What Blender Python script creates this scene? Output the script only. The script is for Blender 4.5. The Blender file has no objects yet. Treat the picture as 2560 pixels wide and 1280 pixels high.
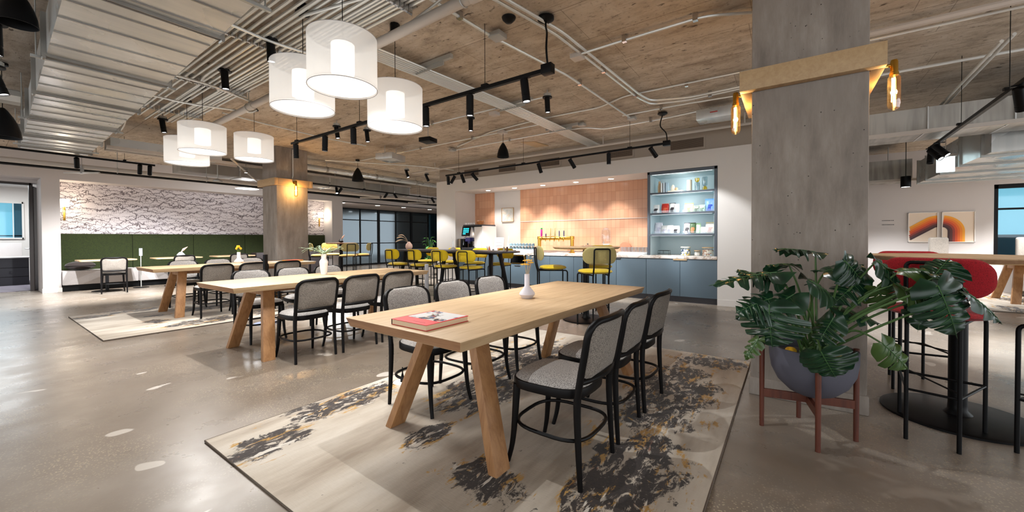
import bpy, bmesh, math, random
from mathutils import Vector, Matrix, noise
S = bpy.context.scene
C = S.collection
PI = math.pi
R = math.radians

# ---------------------------------------------------------------- camera, world, exposure
cd = bpy.data.cameras.new('camera')
cam = bpy.data.objects.new('camera', cd)
C.objects.link(cam)
S.camera = cam
cd.sensor_width = 36.0
cd.lens = 980.4 * 36 / 2560
cd.shift_y = -(640 - 609.4) / 2560
cd.clip_end = 200
_y, _p, _r = R(54.715), R(-0.7608), R(-0.2151)
_f = Vector((math.sin(_y) * math.cos(_p), math.cos(_y) * math.cos(_p), math.sin(_p)))
_rt = Vector((math.cos(_y), -math.sin(_y), 0))
_up = _rt.cross(_f)
_r2 = _rt * math.cos(_r) + _up * math.sin(_r)
_u2 = _up * math.cos(_r) - _rt * math.sin(_r)
m = Matrix.Identity(4)
for i in range(3):
    m[i][0], m[i][1], m[i][2] = _r2[i], _u2[i], -_f[i]
m.translation = Vector((0, 0, 1.2))
cam.matrix_world = m

W = bpy.data.worlds.new('world')
S.world = W
W.use_nodes = True
W.node_tree.nodes['Background'].inputs[0].default_value = (0.93, 0.97, 1.0, 1)
W.node_tree.nodes['Background'].inputs[1].default_value = 0.98
S.view_settings.view_transform = 'Standard'
S.view_settings.look = 'None'
S.view_settings.gamma = 1
S.view_settings.exposure = 1.3
S.view_settings.use_curve_mapping = False
S.cycles.max_bounces = 6
S.cycles.adaptive_threshold = 0.02
S.cycles.diffuse_bounces = 4
S.cycles.glossy_bounces = 4
S.cycles.transmission_bounces = 4
S.cycles.transparent_max_bounces = 10
S.cycles.sample_clamp_indirect = 4
S.cycles.caustics_reflective = False
S.cycles.caustics_refractive = False
S.cycles.use_denoising = True
CZ = 3.22      # ceiling height
PS = 2.2       # spotlight output factor
WARM = (1.0, 0.86, 0.70)
NEUT = (0.965, 0.985, 1.0)

def lamp(kind, loc, power, col=NEUT, size=0.05, aim=None, angle=50, blend=0.5, parent=None, name='light', sx=None):
    ld = bpy.data.lights.new(name, kind)
    ld.energy = power * (PS if kind == 'SPOT' else 1.0)
    ld.color = col
    if kind == 'AREA':
        ld.size = size
        if sx:
            ld.shape = 'RECTANGLE'
            ld.size_y = sx
    else:
        ld.shadow_soft_size = size
    if kind == 'SPOT':
        ld.spot_size = R(angle)
        ld.spot_blend = blend
    o = bpy.data.objects.new(name, ld)
    C.objects.link(o)
    o.location = loc
    if aim is not None:
        d = (Vector(aim) - Vector(loc)).normalized()
        o.rotation_euler = d.to_track_quat('-Z', 'Y').to_euler()
    if parent:
        o.parent = parent
        o.matrix_parent_inverse = Matrix.Identity(4)
        o.location = Vector(loc) - parent.location
    return o

# ---------------------------------------------------------------- materials
class N:
    """tiny node-tree writer"""
    def __init__(s, name):
        s.m = bpy.data.materials.new(name)
        s.m.use_nodes = True
        s.t = s.m.node_tree
        s.b = s.t.nodes['Principled BSDF']
        s.out = s.t.nodes['Material Output']
    def n(s, typ, **kw):
        nd = s.t.nodes.new('ShaderNode' + typ)
        for k, v in kw.items():
            if hasattr(nd, k):
                setattr(nd, k, v)
        return nd
    def l(s, a, b):
        s.t.links.new(a, b)
    def coord(s, scale=(1, 1, 1), rot=(0, 0, 0), kind='Object', loc=(0, 0, 0)):
        tc = s.n('TexCoord')
        mp = s.n('Mapping')
        s.l(tc.outputs[kind], mp.inputs[0])
        mp.inputs['Scale'].default_value = scale
        mp.inputs['Rotation'].default_value = rot
        mp.inputs['Location'].default_value = loc
        return mp.outputs[0]
    def noise(s, vec, scale=5, detail=4, rough=0.6, dist=0.0):
        nd = s.n('TexNoise')
        s.l(vec, nd.inputs['Vector'])
        nd.inputs['Scale'].default_value = scale
        nd.inputs['Detail'].default_value = detail
        nd.inputs['Roughness'].default_value = rough
        nd.inputs['Distortion'].default_value = dist
        return nd.outputs[0]
    def ramp(s, fac, stops, const=False):
        r = s.n('ValToRGB')
        if const:
            r.color_ramp.interpolation = 'CONSTANT'
        e = r.color_ramp.elements
        while len(e) < len(stops):
            e.new(0.5)
        for i, (p, c) in enumerate(stops):
            e[i].position = p
            e[i].color = (c, c, c, 1) if not hasattr(c, '__len__') else (*c[:3], 1)
        s.l(fac, r.inputs[0])
        return r.outputs[0]
    def mix(s, fac, a, b, mode='MIX'):
        x = s.n('Mix', data_type='RGBA', blend_type=mode)
        for sock, v in ((x.inputs[0], fac), (x.inputs[6], a), (x.inputs[7], b)):
            if hasattr(v, 'is_linked') or hasattr(v, 'links'):
                s.l(v, sock)
            elif hasattr(v, '__len__'):
                sock.default_value = (*v[:3], 1)
            else:
                sock.default_value = v
        return x.outputs[2]
    def math(s, op, a, b=0.0, c=None):
        x = s.n('Math', operation=op)
        for i, v in enumerate((a, b, c)):
            if v is None:
                continue
            if hasattr(v, 'links'):
                s.l(v, x.inputs[i])
            else:
                x.inputs[i].default_value = v
        return x.outputs[0]
    def sep(s, vec):
        x = s.n('SeparateXYZ')
        s.l(vec, x.inputs[0])
        return x.outputs
    def comb(s, x, y, z):
        c = s.n('CombineXYZ')
        for i, v in enumerate((x, y, z)):
            if hasattr(v, 'links'):
                s.l(v, c.inputs[i])
            else:
                c.inputs[i].default_value = v
        return c.outputs[0]
    def color(s, v):
        if hasattr(v, 'links'):
            s.l(v, s.b.inputs['Base Color'])
        else:
            s.b.inputs['Base Color'].default_value = (*v[:3], 1)
    def set(s, **kw):
        for k, v in kw.items():
            sock = s.b.inputs[k.replace('_', ' ')]
            if hasattr(v, 'links'):
                s.l(v, sock)
            elif hasattr(v, '__len__'):
                sock.default_value = (*v[:3], 1)
            else:
                sock.default_value = v
        return s
    def bump(s, h, strength=0.3, dist=0.01):
        b = s.n('Bump')
        b.inputs['Strength'].default_value = strength
        b.inputs['Distance'].default_value = dist
        s.l(h, b.inputs['Height'])
        s.l(b.outputs[0], s.b.inputs['Normal'])

def srgb(r, g, b):
    f = lambda c: (c / 255 / 12.92) if c / 255 <= 0.04045 else ((c / 255 + 0.055) / 1.055) ** 2.4
    return (f(r), f(g), f(b))

def plain(name, col, rough=0.6, metal=0.0, var=0.0, vs=8, **kw):
    k = N(name)
    if var:
        v = k.coord()
        n = k.noise(v, vs, 3)
        k.color(k.mix(n, tuple(c * (1 - var) for c in col), tuple(min(1, c * (1 + var)) for c in col)))
    else:
        k.color(col)
    k.set(Roughness=rough, Metallic=metal)
    k.set(**kw)
    return k.m

def emis(name, col, strength):
    k = N(name)
    k.color(col)
    k.set(Emission_Color=col, Emission_Strength=strength, Roughness=0.5)
    return k.m

def glassy(name, col, alpha=0.25, rough=0.05):
    k = N(name)
    tr = k.n('BsdfTransparent')
    tr.inputs[0].default_value = (*col, 1)
    gl = k.n('BsdfGlossy')
    gl.inputs['Roughness'].default_value = rough
    gl.inputs[0].default_value = (0.9, 0.95, 1, 1)
    fr = k.n('LayerWeight')
    fr.inputs[0].default_value = 0.12
    f2 = k.math('MULTIPLY_ADD', fr.outputs[1], 0.8, alpha)
    f2.node.use_clamp = True
    mx = k.n('MixShader')
    k.l(f2, mx.inputs[0]); k.l(tr.outputs[0], mx.inputs[1]); k.l(gl.outputs[0], mx.inputs[2])
    k.l(mx.outputs[0], k.out.inputs[0])
    return k.m

def m_oak(name='oak', axis=0, k1=srgb(202, 172, 134), k2=srgb(180, 148, 110)):
    k = N(name)
    sc = [9, 9, 9]; sc[axis] = 0.7
    v = k.coord(tuple(sc))
    n = k.noise(v, 3.2, 8, 0.65, 0.6)
    v2 = k.coord(tuple(x * 5 for x in sc))
    n2 = k.noise(v2, 5, 4, 0.7)
    c = k.ramp(n, [(0.32, k2), (0.55, k1), (0.75, tuple(min(1, a * 1.12) for a in k1))])
    k.color(k.mix(k.math('MULTIPLY', n2, 0.28), c, tuple(a * 0.55 for a in k2)))
    k.set(Roughness=0.5)
    k.bump(n2, 0.08, 0.002)
    return k.m

def m_fabric(name, c1, c2, scale=220):
    k = N(name)
    v = k.coord()
    n = k.noise(v, scale, 2, 0.8)
    big = k.noise(v, 6, 3)
    c = k.ramp(n, [(0.36, c2), (0.56, c1)])
    k.color(k.mix(k.math('MULTIPLY', big, 0.18), c, tuple(x * 0.6 for x in c1)))
    k.set(Roughness=0.95, Sheen_Weight=0.0 if 'velvet' in name else 0.15)
    k.bump(n, 0.5, 0.003)
    return k.m

def m_column(name='column_concrete'):
    k = N(name)
    v = k.coord((1, 1, 0.25))
    w = k.coord()
    n = k.noise(v, 7, 6, 0.65)
    n3 = k.noise(w, 1.6, 4, 0.6)
    g = k.noise(k.coord((6, 6, 0.5)), 10, 3, 0.7)
    c = k.ramp(n, [(0.3, srgb(116, 107, 99)), (0.5, srgb(146, 136, 127)), (0.72, srgb(174, 165, 156))])
    c = k.mix(k.ramp(n3, [(0.35, 0.0), (0.7, 0.6)]), c, srgb(152, 143, 135))
    c = k.mix(k.math('MULTIPLY', g, 0.3), c, srgb(96, 86, 76))
    vo = k.n('TexVoronoi', feature='F1')
    k.l(w, vo.inputs['Vector']); vo.inputs['Scale'].default_value = 22
    pit = k.ramp(vo.outputs[0], [(0.0, 1.0), (0.07, 1.0), (0.1, 0.0)])
    sel = k.ramp(k.noise(w, 5.1, 2), [(0.50, 0.0), (0.54, 1.0)])
    pit = k.math('MULTIPLY', pit, sel)
    k.color(k.mix(pit, c, srgb(52, 46, 42)))
    k.set(Roughness=0.85)
    k.bump(k.math('SUBTRACT', n, k.math('MULTIPLY', pit, 1.5)), 0.35, 0.01)
    return k.m

def m_ceiling():
    k = N('board_formed_concrete')
    w = k.coord()
    x, y, z = k.sep(w)
    # boards run along Y, ~0.19 m wide, staggered ends
    bi = k.math('FLOOR', k.math('DIVIDE', x, 0.62))
    rnd = k.n('TexWhiteNoise', noise_dimensions='1D')
    k.l(bi, rnd.inputs['W'])
    seg = k.math('FLOOR', k.math('ADD', k.math('DIVIDE', y, 1.22), k.math('MULTIPLY', rnd.outputs[0], 3.0)))
    cell = k.n('TexWhiteNoise', noise_dimensions='2D')
    k.l(k.comb(bi, seg, 0), cell.inputs['Vector'])
    grain = k.noise(k.coord((2.2, 0.9, 1)), 3.2, 10, 0.72, 0.25)
    blot = k.noise(w, 1.1, 5, 0.62)
    c = k.ramp(grain, [(0.28, srgb(120, 106, 93)), (0.47, srgb(188, 173, 155)), (0.72, srgb(226, 217, 204))])
    c = k.mix(k.math('MULTIPLY', cell.outputs[0], 0.40), c, srgb(152, 134, 114))
    c = k.mix(k.ramp(blot, [(0.42, 0.0), (0.72, 0.6)]), c, srgb(196, 184, 168))
    sp_ = k.noise(w, 26, 4, 0.75)
    c = k.mix(k.ramp(sp_, [(0.30, 0.55), (0.44, 0.0)]), c, srgb(88, 74, 62))
    ln_ = k.noise(k.coord((16, 0.55, 1), loc=(1, 5, 0)), 3, 4, 0.6)
    c = k.mix(k.ramp(ln_, [(0.60, 0.0), (0.72, 0.35)]), c, srgb(92, 76, 62))
    st = k.noise(k.coord((1.0, 0.5, 1), loc=(3, 1, 0)), 1.9, 6, 0.7, 0.8)
    c = k.mix(k.ramp(st, [(0.64, 0.0), (0.76, 0.5)]), c, srgb(128, 88, 62))
    pit = k.noise(k.coord((5, 1.7, 1)), 3.4, 5, 0.62)
    pm = k.ramp(pit, [(0.63, 0.0), (0.68, 0.85)])
    c = k.mix(pm, c, srgb(66, 52, 42))
    fx = k.math('FRACT', k.math('DIVIDE', x, 0.62))
    line = k.math('LESS_THAN', fx, 0.012)
    c = k.mix(k.math('MULTIPLY', line, 0.6), c, srgb(84, 66, 52))
    fy = k.math('FRACT', k.math('ADD', k.math('DIVIDE', y, 1.22), k.math('MULTIPLY', rnd.outputs[0], 3.0)))
    l2 = k.math('LESS_THAN', fy, 0.006)
    c = k.mix(k.math('MULTIPLY', l2, 0.45), c, srgb(84, 66, 52))
    k.color(c)
    k.set(Roughness=0.9)
    k.bump(k.math('SUBTRACT', grain, k.math('ADD', pm, line)), 0.4, 0.012)
    return k.m

def m_floor():
    k = N('polished_concrete')
    w = k.coord()
    big = k.noise(w, 0.45, 5, 0.55, 0.3)
    mid = k.noise(w, 3.0, 6, 0.6, 0.2)
    agg = k.n('TexVoronoi', feature='F1')
    k.l(w, agg.inputs['Vector']); agg.inputs['Scale'].default_value = 75
    c = k.ramp(big, [(0.30, srgb(98, 87, 76)), (0.5, srgb(134, 122, 110)), (0.70, srgb(166, 156, 145))])
    c = k.mix(k.ramp(mid, [(0.3, 0.35), (0.6, 0.0)]), c, srgb(110, 92, 74))
    sp = k.math('MULTIPLY', k.ramp(agg.outputs[0], [(0.22, 1.0), (0.34, 0.0)]), k.ramp(k.noise(w, 0.9, 3), [(0.45, 0.0), (0.6, 0.75)]))
    c = k.mix(k.math('MULTIPLY', sp, 0.8), c, srgb(206, 190, 160))
    # pale filler patches
    pa = k.noise(k.coord((1, 1.6, 1), loc=(5, 2, 0)), 2.6, 2, 0.4, 0.3)
    c = k.mix(k.ramp(pa, [(0.705, 0.0), (0.715, 0.6)]), c, srgb(214, 206, 196))
    # hairline cracks
    vo = k.n('TexVoronoi', feature='DISTANCE_TO_EDGE')
    dv = k.n('VectorMath', operation='ADD')
    nv = k.n('TexNoise'); k.l(w, nv.inputs['Vector']); nv.inputs['Scale'].default_value = 3; nv.inputs['Detail'].default_value = 5
    k.l(w, dv.inputs[0]); k.l(nv.outputs[1], dv.inputs[1])
    k.l(dv.outputs[0], vo.inputs['Vector']); vo.inputs['Scale'].default_value = 0.33
    cr = k.ramp(vo.outputs[0], [(0.0, 0.6), (0.0022, 0.0)])
    c = k.mix(cr, c, srgb(84, 74, 64))
    k.color(c)
    rg = k.ramp(mid, [(0.3, 0.36), (0.7, 0.24)])
    k.set(Roughness=rg, Specular_IOR_Level=0.7)
    k.bump(mid, 0.03, 0.01)
    return k.m

def m_rug(name, sx=1.0, seed=0.0):
    k = N(name)
    w = k.coord(loc=(seed, seed * 0.7, 0))
    base = k.noise(k.coord((0.5, 2.2, 1), loc=(seed, 0, 0)), 1.6, 5, 0.6)
    fine = k.noise(k.coord((14, 1.6, 1)), 12, 3, 0.8)
    c = k.ramp(base, [(0.35, srgb(158, 143, 126)), (0.5, srgb(196, 184, 168)), (0.66, srgb(216, 207, 194))])
    c = k.mix(k.math('MULTIPLY', fine, 0.22), c, srgb(140, 124, 106))
    # large masks where the distressed areas sit
    mask = k.noise(k.coord((0.75, 0.85, 1), loc=(seed + 1.7, seed + 3.1, 0)), 1.35, 3, 0.5, 0.3)
    x, y, z = k.sep(k.coord())
    best = None
    for (ex, ey, ra, rb) in ((1.0, 2.47, .26, .14), (1.65, 2.66, .46, .17), (1.65, 1.79, .17, .11), (2.3, 1.95, .38, .26), (1.48, 1.22, .13, .22),
                             (1.95, .66, .50, .24), (3.1, .76, .78, .30), (3.25, 2.05, .65, .42), (4.15, .60, .2, .33)):
        u = k.math('DIVIDE', k.math('SUBTRACT', x, ex - 2.6), ra)
        v = k.math('DIVIDE', k.math('SUBTRACT', y, ey - 1.56), rb)
        d = k.math('SQRT', k.math('ADD', k.math('MULTIPLY', u, u), k.math('MULTIPLY', v, v)))
        d = k.math('SUBTRACT', 1.0, d)
        best = d if best is None else k.math('MAXIMUM', best, d)
    nz = k.noise(k.coord((2.0, 3.2, 1), loc=(seed, 2, 0)), 2.4, 6, 0.7, 0.5)
    mask = k.math('ADD', best, k.math('MULTIPLY', k.math('SUBTRACT', nz, 0.5), 2.6))
    mk = k.ramp(mask, [(0.0, 0.0), (0.14, 1.0)])
    och = k.noise(k.coord((1.2, 5.5, 1), loc=(2.2, seed, 0)), 2.2, 6, 0.7, 0.5)
    oc = k.math('MULTIPLY', k.ramp(och, [(0.53, 0.0), (0.57, 1.0)]), k.ramp(k.math('ADD', mask, 0.25), [(0.0, 0.0), (0.12, 1.0)]))
    c = k.mix(oc, c, srgb(186, 142, 66))
    rust = k.noise(k.coord((1.6, 4.5, 1), loc=(7.2, seed, 0)), 2.6, 6, 0.7, 0.5)
    c = k.mix(k.math('MULTIPLY', k.ramp(rust, [(0.62, 0.0), (0.65, 0.9)]), mk), c, srgb(140, 74, 36))
    dk = k.noise(k.coord((3.4, 7.5, 1), loc=(0.4, seed, 0)), 2.4, 9, 0.76, 0.9)
    dm = k.math('MULTIPLY', k.ramp(dk, [(0.44, 0.0), (0.475, 1.0)]), mk)
    c = k.mix(dm, c, k.mix(k.noise(k.coord(), 60, 2), srgb(18, 13, 13), srgb(66, 52, 44)))
    sm = k.noise(k.coord((3.0, 6.0, 1), loc=(9, seed + 4, 0)), 2.2, 8, 0.72, 0.8)
    c = k.mix(k.math('MULTIPLY', k.ramp(sm, [(0.665, 0.0), (0.68, 1.0)]), 0.85), c, srgb(54, 46, 44))
    wh = k.noise(k.coord((1.4, 5.0, 1), loc=(12, seed + 8, 0)), 2.0, 4, 0.6, 0.6)
    c = k.mix(k.math('MULTIPLY', k.ramp(wh, [(0.63, 0.0), (0.645, 0.9)]), mk), c, srgb(222, 214, 202))
    k.color(c)
    k.set(Roughness=0.95, Sheen_Weight=0.2)
    k.bump(fine, 0.4, 0.004)
    return k.m

def m_paper():
    """wallpaper: dark hand-drawn overlapping ridge lines with hatching on a pale lilac ground"""
    k = N('ridge_line_wallpaper')
    w = k.coord()
    x, y, z = k.sep(w)
    tot = None
    for i, (sc, fr, am) in enumerate(((3.4, 6.5, 0.16), (4.8, 8.0, 0.12), (2.6, 5.0, 0.2))):
        nn = k.noise(k.comb(k.math('MULTIPLY', x, 1.0), 0.0, k.math('MULTIPLY', z, 0.8)), sc, 4, 0.62)
        n2 = k.noise(k.comb(k.math('ADD', x, i * 7.3), 0.0, k.math('MULTIPLY', z, 1.5)), 1.6, 2)
        h = k.math('ADD', z, k.math('MULTIPLY', nn, am * 3.2))
        ph = k.math('FRACT', k.math('MULTIPLY', h, fr))
        d = k.math('ABSOLUTE', k.math('SUBTRACT', ph, 0.5))
        ln = k.math('LESS_THAN', d, 0.055)
        brk = k.ramp(n2, [(0.40, 0.3), (0.48, 1.0)])
        ln = k.math('MULTIPLY', ln, brk)
        # hatching strokes hanging under the ridge
        hx = k.math('FRACT', k.math('MULTIPLY', k.math('ADD', x, k.math('MULTIPLY', nn, 0.12)), 26.0))
        hs = k.math('LESS_THAN', hx, 0.2)
        zone = k.math('MULTIPLY', k.math('LESS_THAN', ph, 0.5), k.math('GREATER_THAN', ph, 0.22))
        hm = k.math('MULTIPLY', k.math('MULTIPLY', hs, zone), k.ramp(k.noise(w, 3.1 + i, 2), [(0.53, 0.0), (0.56, 0.8)]))
        tt = k.math('MAXIMUM', ln, hm)
        tot = tt if tot is None else k.math('MAXIMUM', tot, tt)
    base = k.mix(k.noise(w, 2.0, 2), srgb(222, 212, 210), srgb(204, 198, 204))
    ink = k.mix(k.noise(w, 4, 2), srgb(50, 46, 58), srgb(94, 70, 72))
    k.color(k.mix(k.math('MULTIPLY', tot, 0.85), base, ink))
    k.set(Roughness=0.8)
    return k.m

def m_tile():
    k = N('terracotta_tile')
    w = k.coord()
    x, y, z = k.sep(w)
    b = k.n('TexBrick', offset=0.0, squash=1.0)
    b.offset = 0.0
    k.l(k.comb(y, z, 0.0), b.inputs['Vector'])
    b.inputs['Scale'].default_value = 1.0
    b.inputs['Brick Width'].default_value = 0.10
    b.inputs['Row Height'].default_value = 0.205
    b.inputs['Mortar Size'].default_value = 0.0022
    b.inputs['Color1'].default_value = (*srgb(216, 165, 132), 1)
    b.inputs['Color2'].default_value = (*srgb(207, 153, 120), 1)
    b.inputs['Mortar'].default_value = (*srgb(178, 124, 96), 1)
    k.color(b.outputs[0])
    k.set(Roughness=0.22)
    k.bump(k.math('SUBTRACT', 1.0, b.outputs[1]), 0.3, 0.003)
    return k.m

def m_marble():
    k = N('veined_marble')
    w = k.coord((1, 1, 1), rot=(0, 0, 0.6))
    n = k.noise(w, 1.6, 8, 0.65, 1.6)
    v = k.math('ABSOLUTE', k.math('SUBTRACT', n, 0.5))
    k.color(k.ramp(v, [(0.0, srgb(168, 144, 124)), (0.018, srgb(214, 202, 192)), (0.08, srgb(236, 230, 224))]))
    k.set(Roughness=0.2)
    return k.m

def m_galv(name, c1, c2, rough=0.32, axis=1, sp=3):
    k = N(name)
    sc = [0.5, 0.5, 0.5]; sc[axis] = 5
    n = k.noise(k.coord(tuple(sc)), sp, 2, 0.5)
    n2 = k.noise(k.coord(), 2.2, 2)
    c = k.ramp(n, [(0.35, c1), (0.65, c2)])
    k.color(c)
    k.set(Metallic=0.6, Roughness=k.ramp(n2, [(0.35, rough * 0.7), (0.65, rough * 1.5)]))
    return k.m

M = {}
M['oak'] = m_oak()
M['oak_end'] = m_oak('oak_end_grain', 1, srgb(168, 124, 88), srgb(138, 96, 64))
M['oak_leg'] = m_oak('oak_leg', 2, srgb(176, 130, 86), srgb(148, 102, 62))
M['black_wood'] = plain('black_stained_beech', srgb(12, 10, 11), 0.42, Specular_IOR_Level=0.18)
M['grey_fabric'] = m_fabric('grey_boucle_fabric', srgb(190, 184, 178), srgb(84, 78, 78))
M['grey_dark'] = m_fabric('taupe_back_fabric', srgb(150, 141, 131), srgb(70, 63, 60))
M['yellow'] = m_fabric('yellow_wool', srgb(214, 184, 14), srgb(176, 146, 8))
M['khaki'] = m_fabric('khaki_wool', srgb(190, 178, 118), srgb(160, 146, 92))
M['mustard'] = m_fabric('mustard_wool', srgb(204, 168, 84), srgb(170, 134, 52))
M['red'] = m_fabric('red_wool', srgb(178, 20, 34), srgb(128, 10, 22))
M['black_metal'] = plain('black_powder_coated_steel', srgb(9, 9, 11), 0.45, Specular_IOR_Level=0.18)
M['column'] = m_column()
M['ceiling'] = m_ceiling()
M['floor'] = m_floor()
M['wall'] = plain('warm_white_paint', srgb(214, 210, 206), 0.85, var=0.03, vs=2)
M['white'] = plain('white_paint', srgb(228, 222, 216), 0.8)
M['taupe'] = plain('taupe_paint', srgb(162, 152, 141), 0.85)
M['grey_wall'] = plain('soft_grey_wall', srgb(196, 189, 186), 0.85, var=0.03, vs=2)  # even soft grey wall paint
M['cab'] = plain('slate_blue_cabinet_paint', srgb(86, 103, 115), 0.5)
M['cab_frame'] = plain('dark_slate_paint', srgb(84, 92, 102), 0.5)
M['kick'] = plain('charcoal_plinth', srgb(58, 58, 64), 0.6)
M['led_lit_blue'] = plain('led_lit_blue_paint', srgb(192, 209, 214), 0.6)  # cabinet blue made paler, so the LED light sits in its colour
M['tile'] = m_tile()
M['marble'] = m_marble()
M['galv'] = m_galv('galvanized_duct_steel', srgb(200, 202, 202), srgb(210, 211, 209), 0.30)
M['galv_dull'] = m_galv('dull_galvanized_steel', srgb(150, 147, 142), srgb(176, 173, 167), 0.45)
M['conduit'] = plain('zinc_conduit', srgb(222, 224, 222), 0.34, 0.5)
M['strut'] = plain('zinc_strut', srgb(176, 176, 172), 0.45, 0.5)
M['white_pipe'] = plain('painted_pipe', srgb(192, 184, 176), 0.5)
M['green'] = m_fabric('moss_green_velvet', srgb(38, 48, 8), srgb(24, 31, 5), 60)
M['bench'] = m_fabric('pale_bench_fabric', srgb(196, 190, 188), srgb(170, 162, 160), 120)
M['paper'] = m_paper()
M['plywood'] = m_oak('pale_plywood', 0, srgb(192, 162, 122), srgb(180, 148, 108))
M['brass'] = plain('polished_brass', srgb(205, 160, 70), 0.2, 1.0)
M['chrome'] = plain('chrome', srgb(200, 202, 206), 0.15, 1.0)
M['spot_lens'] = emis('lit_spot_lens', (1.0, 0.97, 0.95), 6)
M['down_lens'] = emis('lit_downlight', (1.0, 0.97, 0.93), 6)
M['filament'] = emis('hot_filament', (1.0, 0.62, 0.25), 22)
M['white_cer'] = plain('white_ceramic', srgb(232, 228, 226), 0.3)
M['pink_cer'] = plain('pink_ceramic', srgb(214, 178, 160), 0.5)
M['amber_glass'] = glassy('amber_glass', (0.95, 0.72, 0.38), 0.12)
M['clear_glass'] = glassy('clear_glass', (0.93, 0.96, 0.97), 0.08)
M['dark_glass'] = glassy('tinted_glass', (0.34, 0.52, 0.58), 0.10, 0.08)
M['room_glass'] = glassy('window_glass', (0.85, 0.93, 0.95), 0.04)
M['paper_white'] = plain('paper', srgb(236, 233, 230), 0.8)
M['page'] = plain('book_pages', srgb(222, 200, 170), 0.8)
M['book_red'] = plain('coral_red_cloth', srgb(216, 66, 66), 0.6)
M['slate_pot'] = plain('slate_grey_planter', srgb(84, 84, 96), 0.7, var=0.12, vs=5)
M['walnut'] = m_oak('walnut', 2, srgb(104, 52, 34), srgb(74, 34, 24))
M['soil'] = plain('soil', srgb(34, 26, 20), 0.95, var=0.4, vs=40)
M['dark_table'] = plain('dark_stained_top', srgb(58, 54, 60), 0.35, var=0.15, vs=6)
M['brown_door'] = plain('dark_brown_door', srgb(48, 40, 38), 0.5)
M['carpet'] = m_fabric('violet_grey_carpet', srgb(120, 112, 124), srgb(84, 78, 90), 90)
M['ink'] = plain('dark_ink', srgb(70, 66, 70), 0.7)
M['blue_dusk'] = emis('dusk_sky_beyond_window', srgb(128, 186, 205), 0.42)

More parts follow.
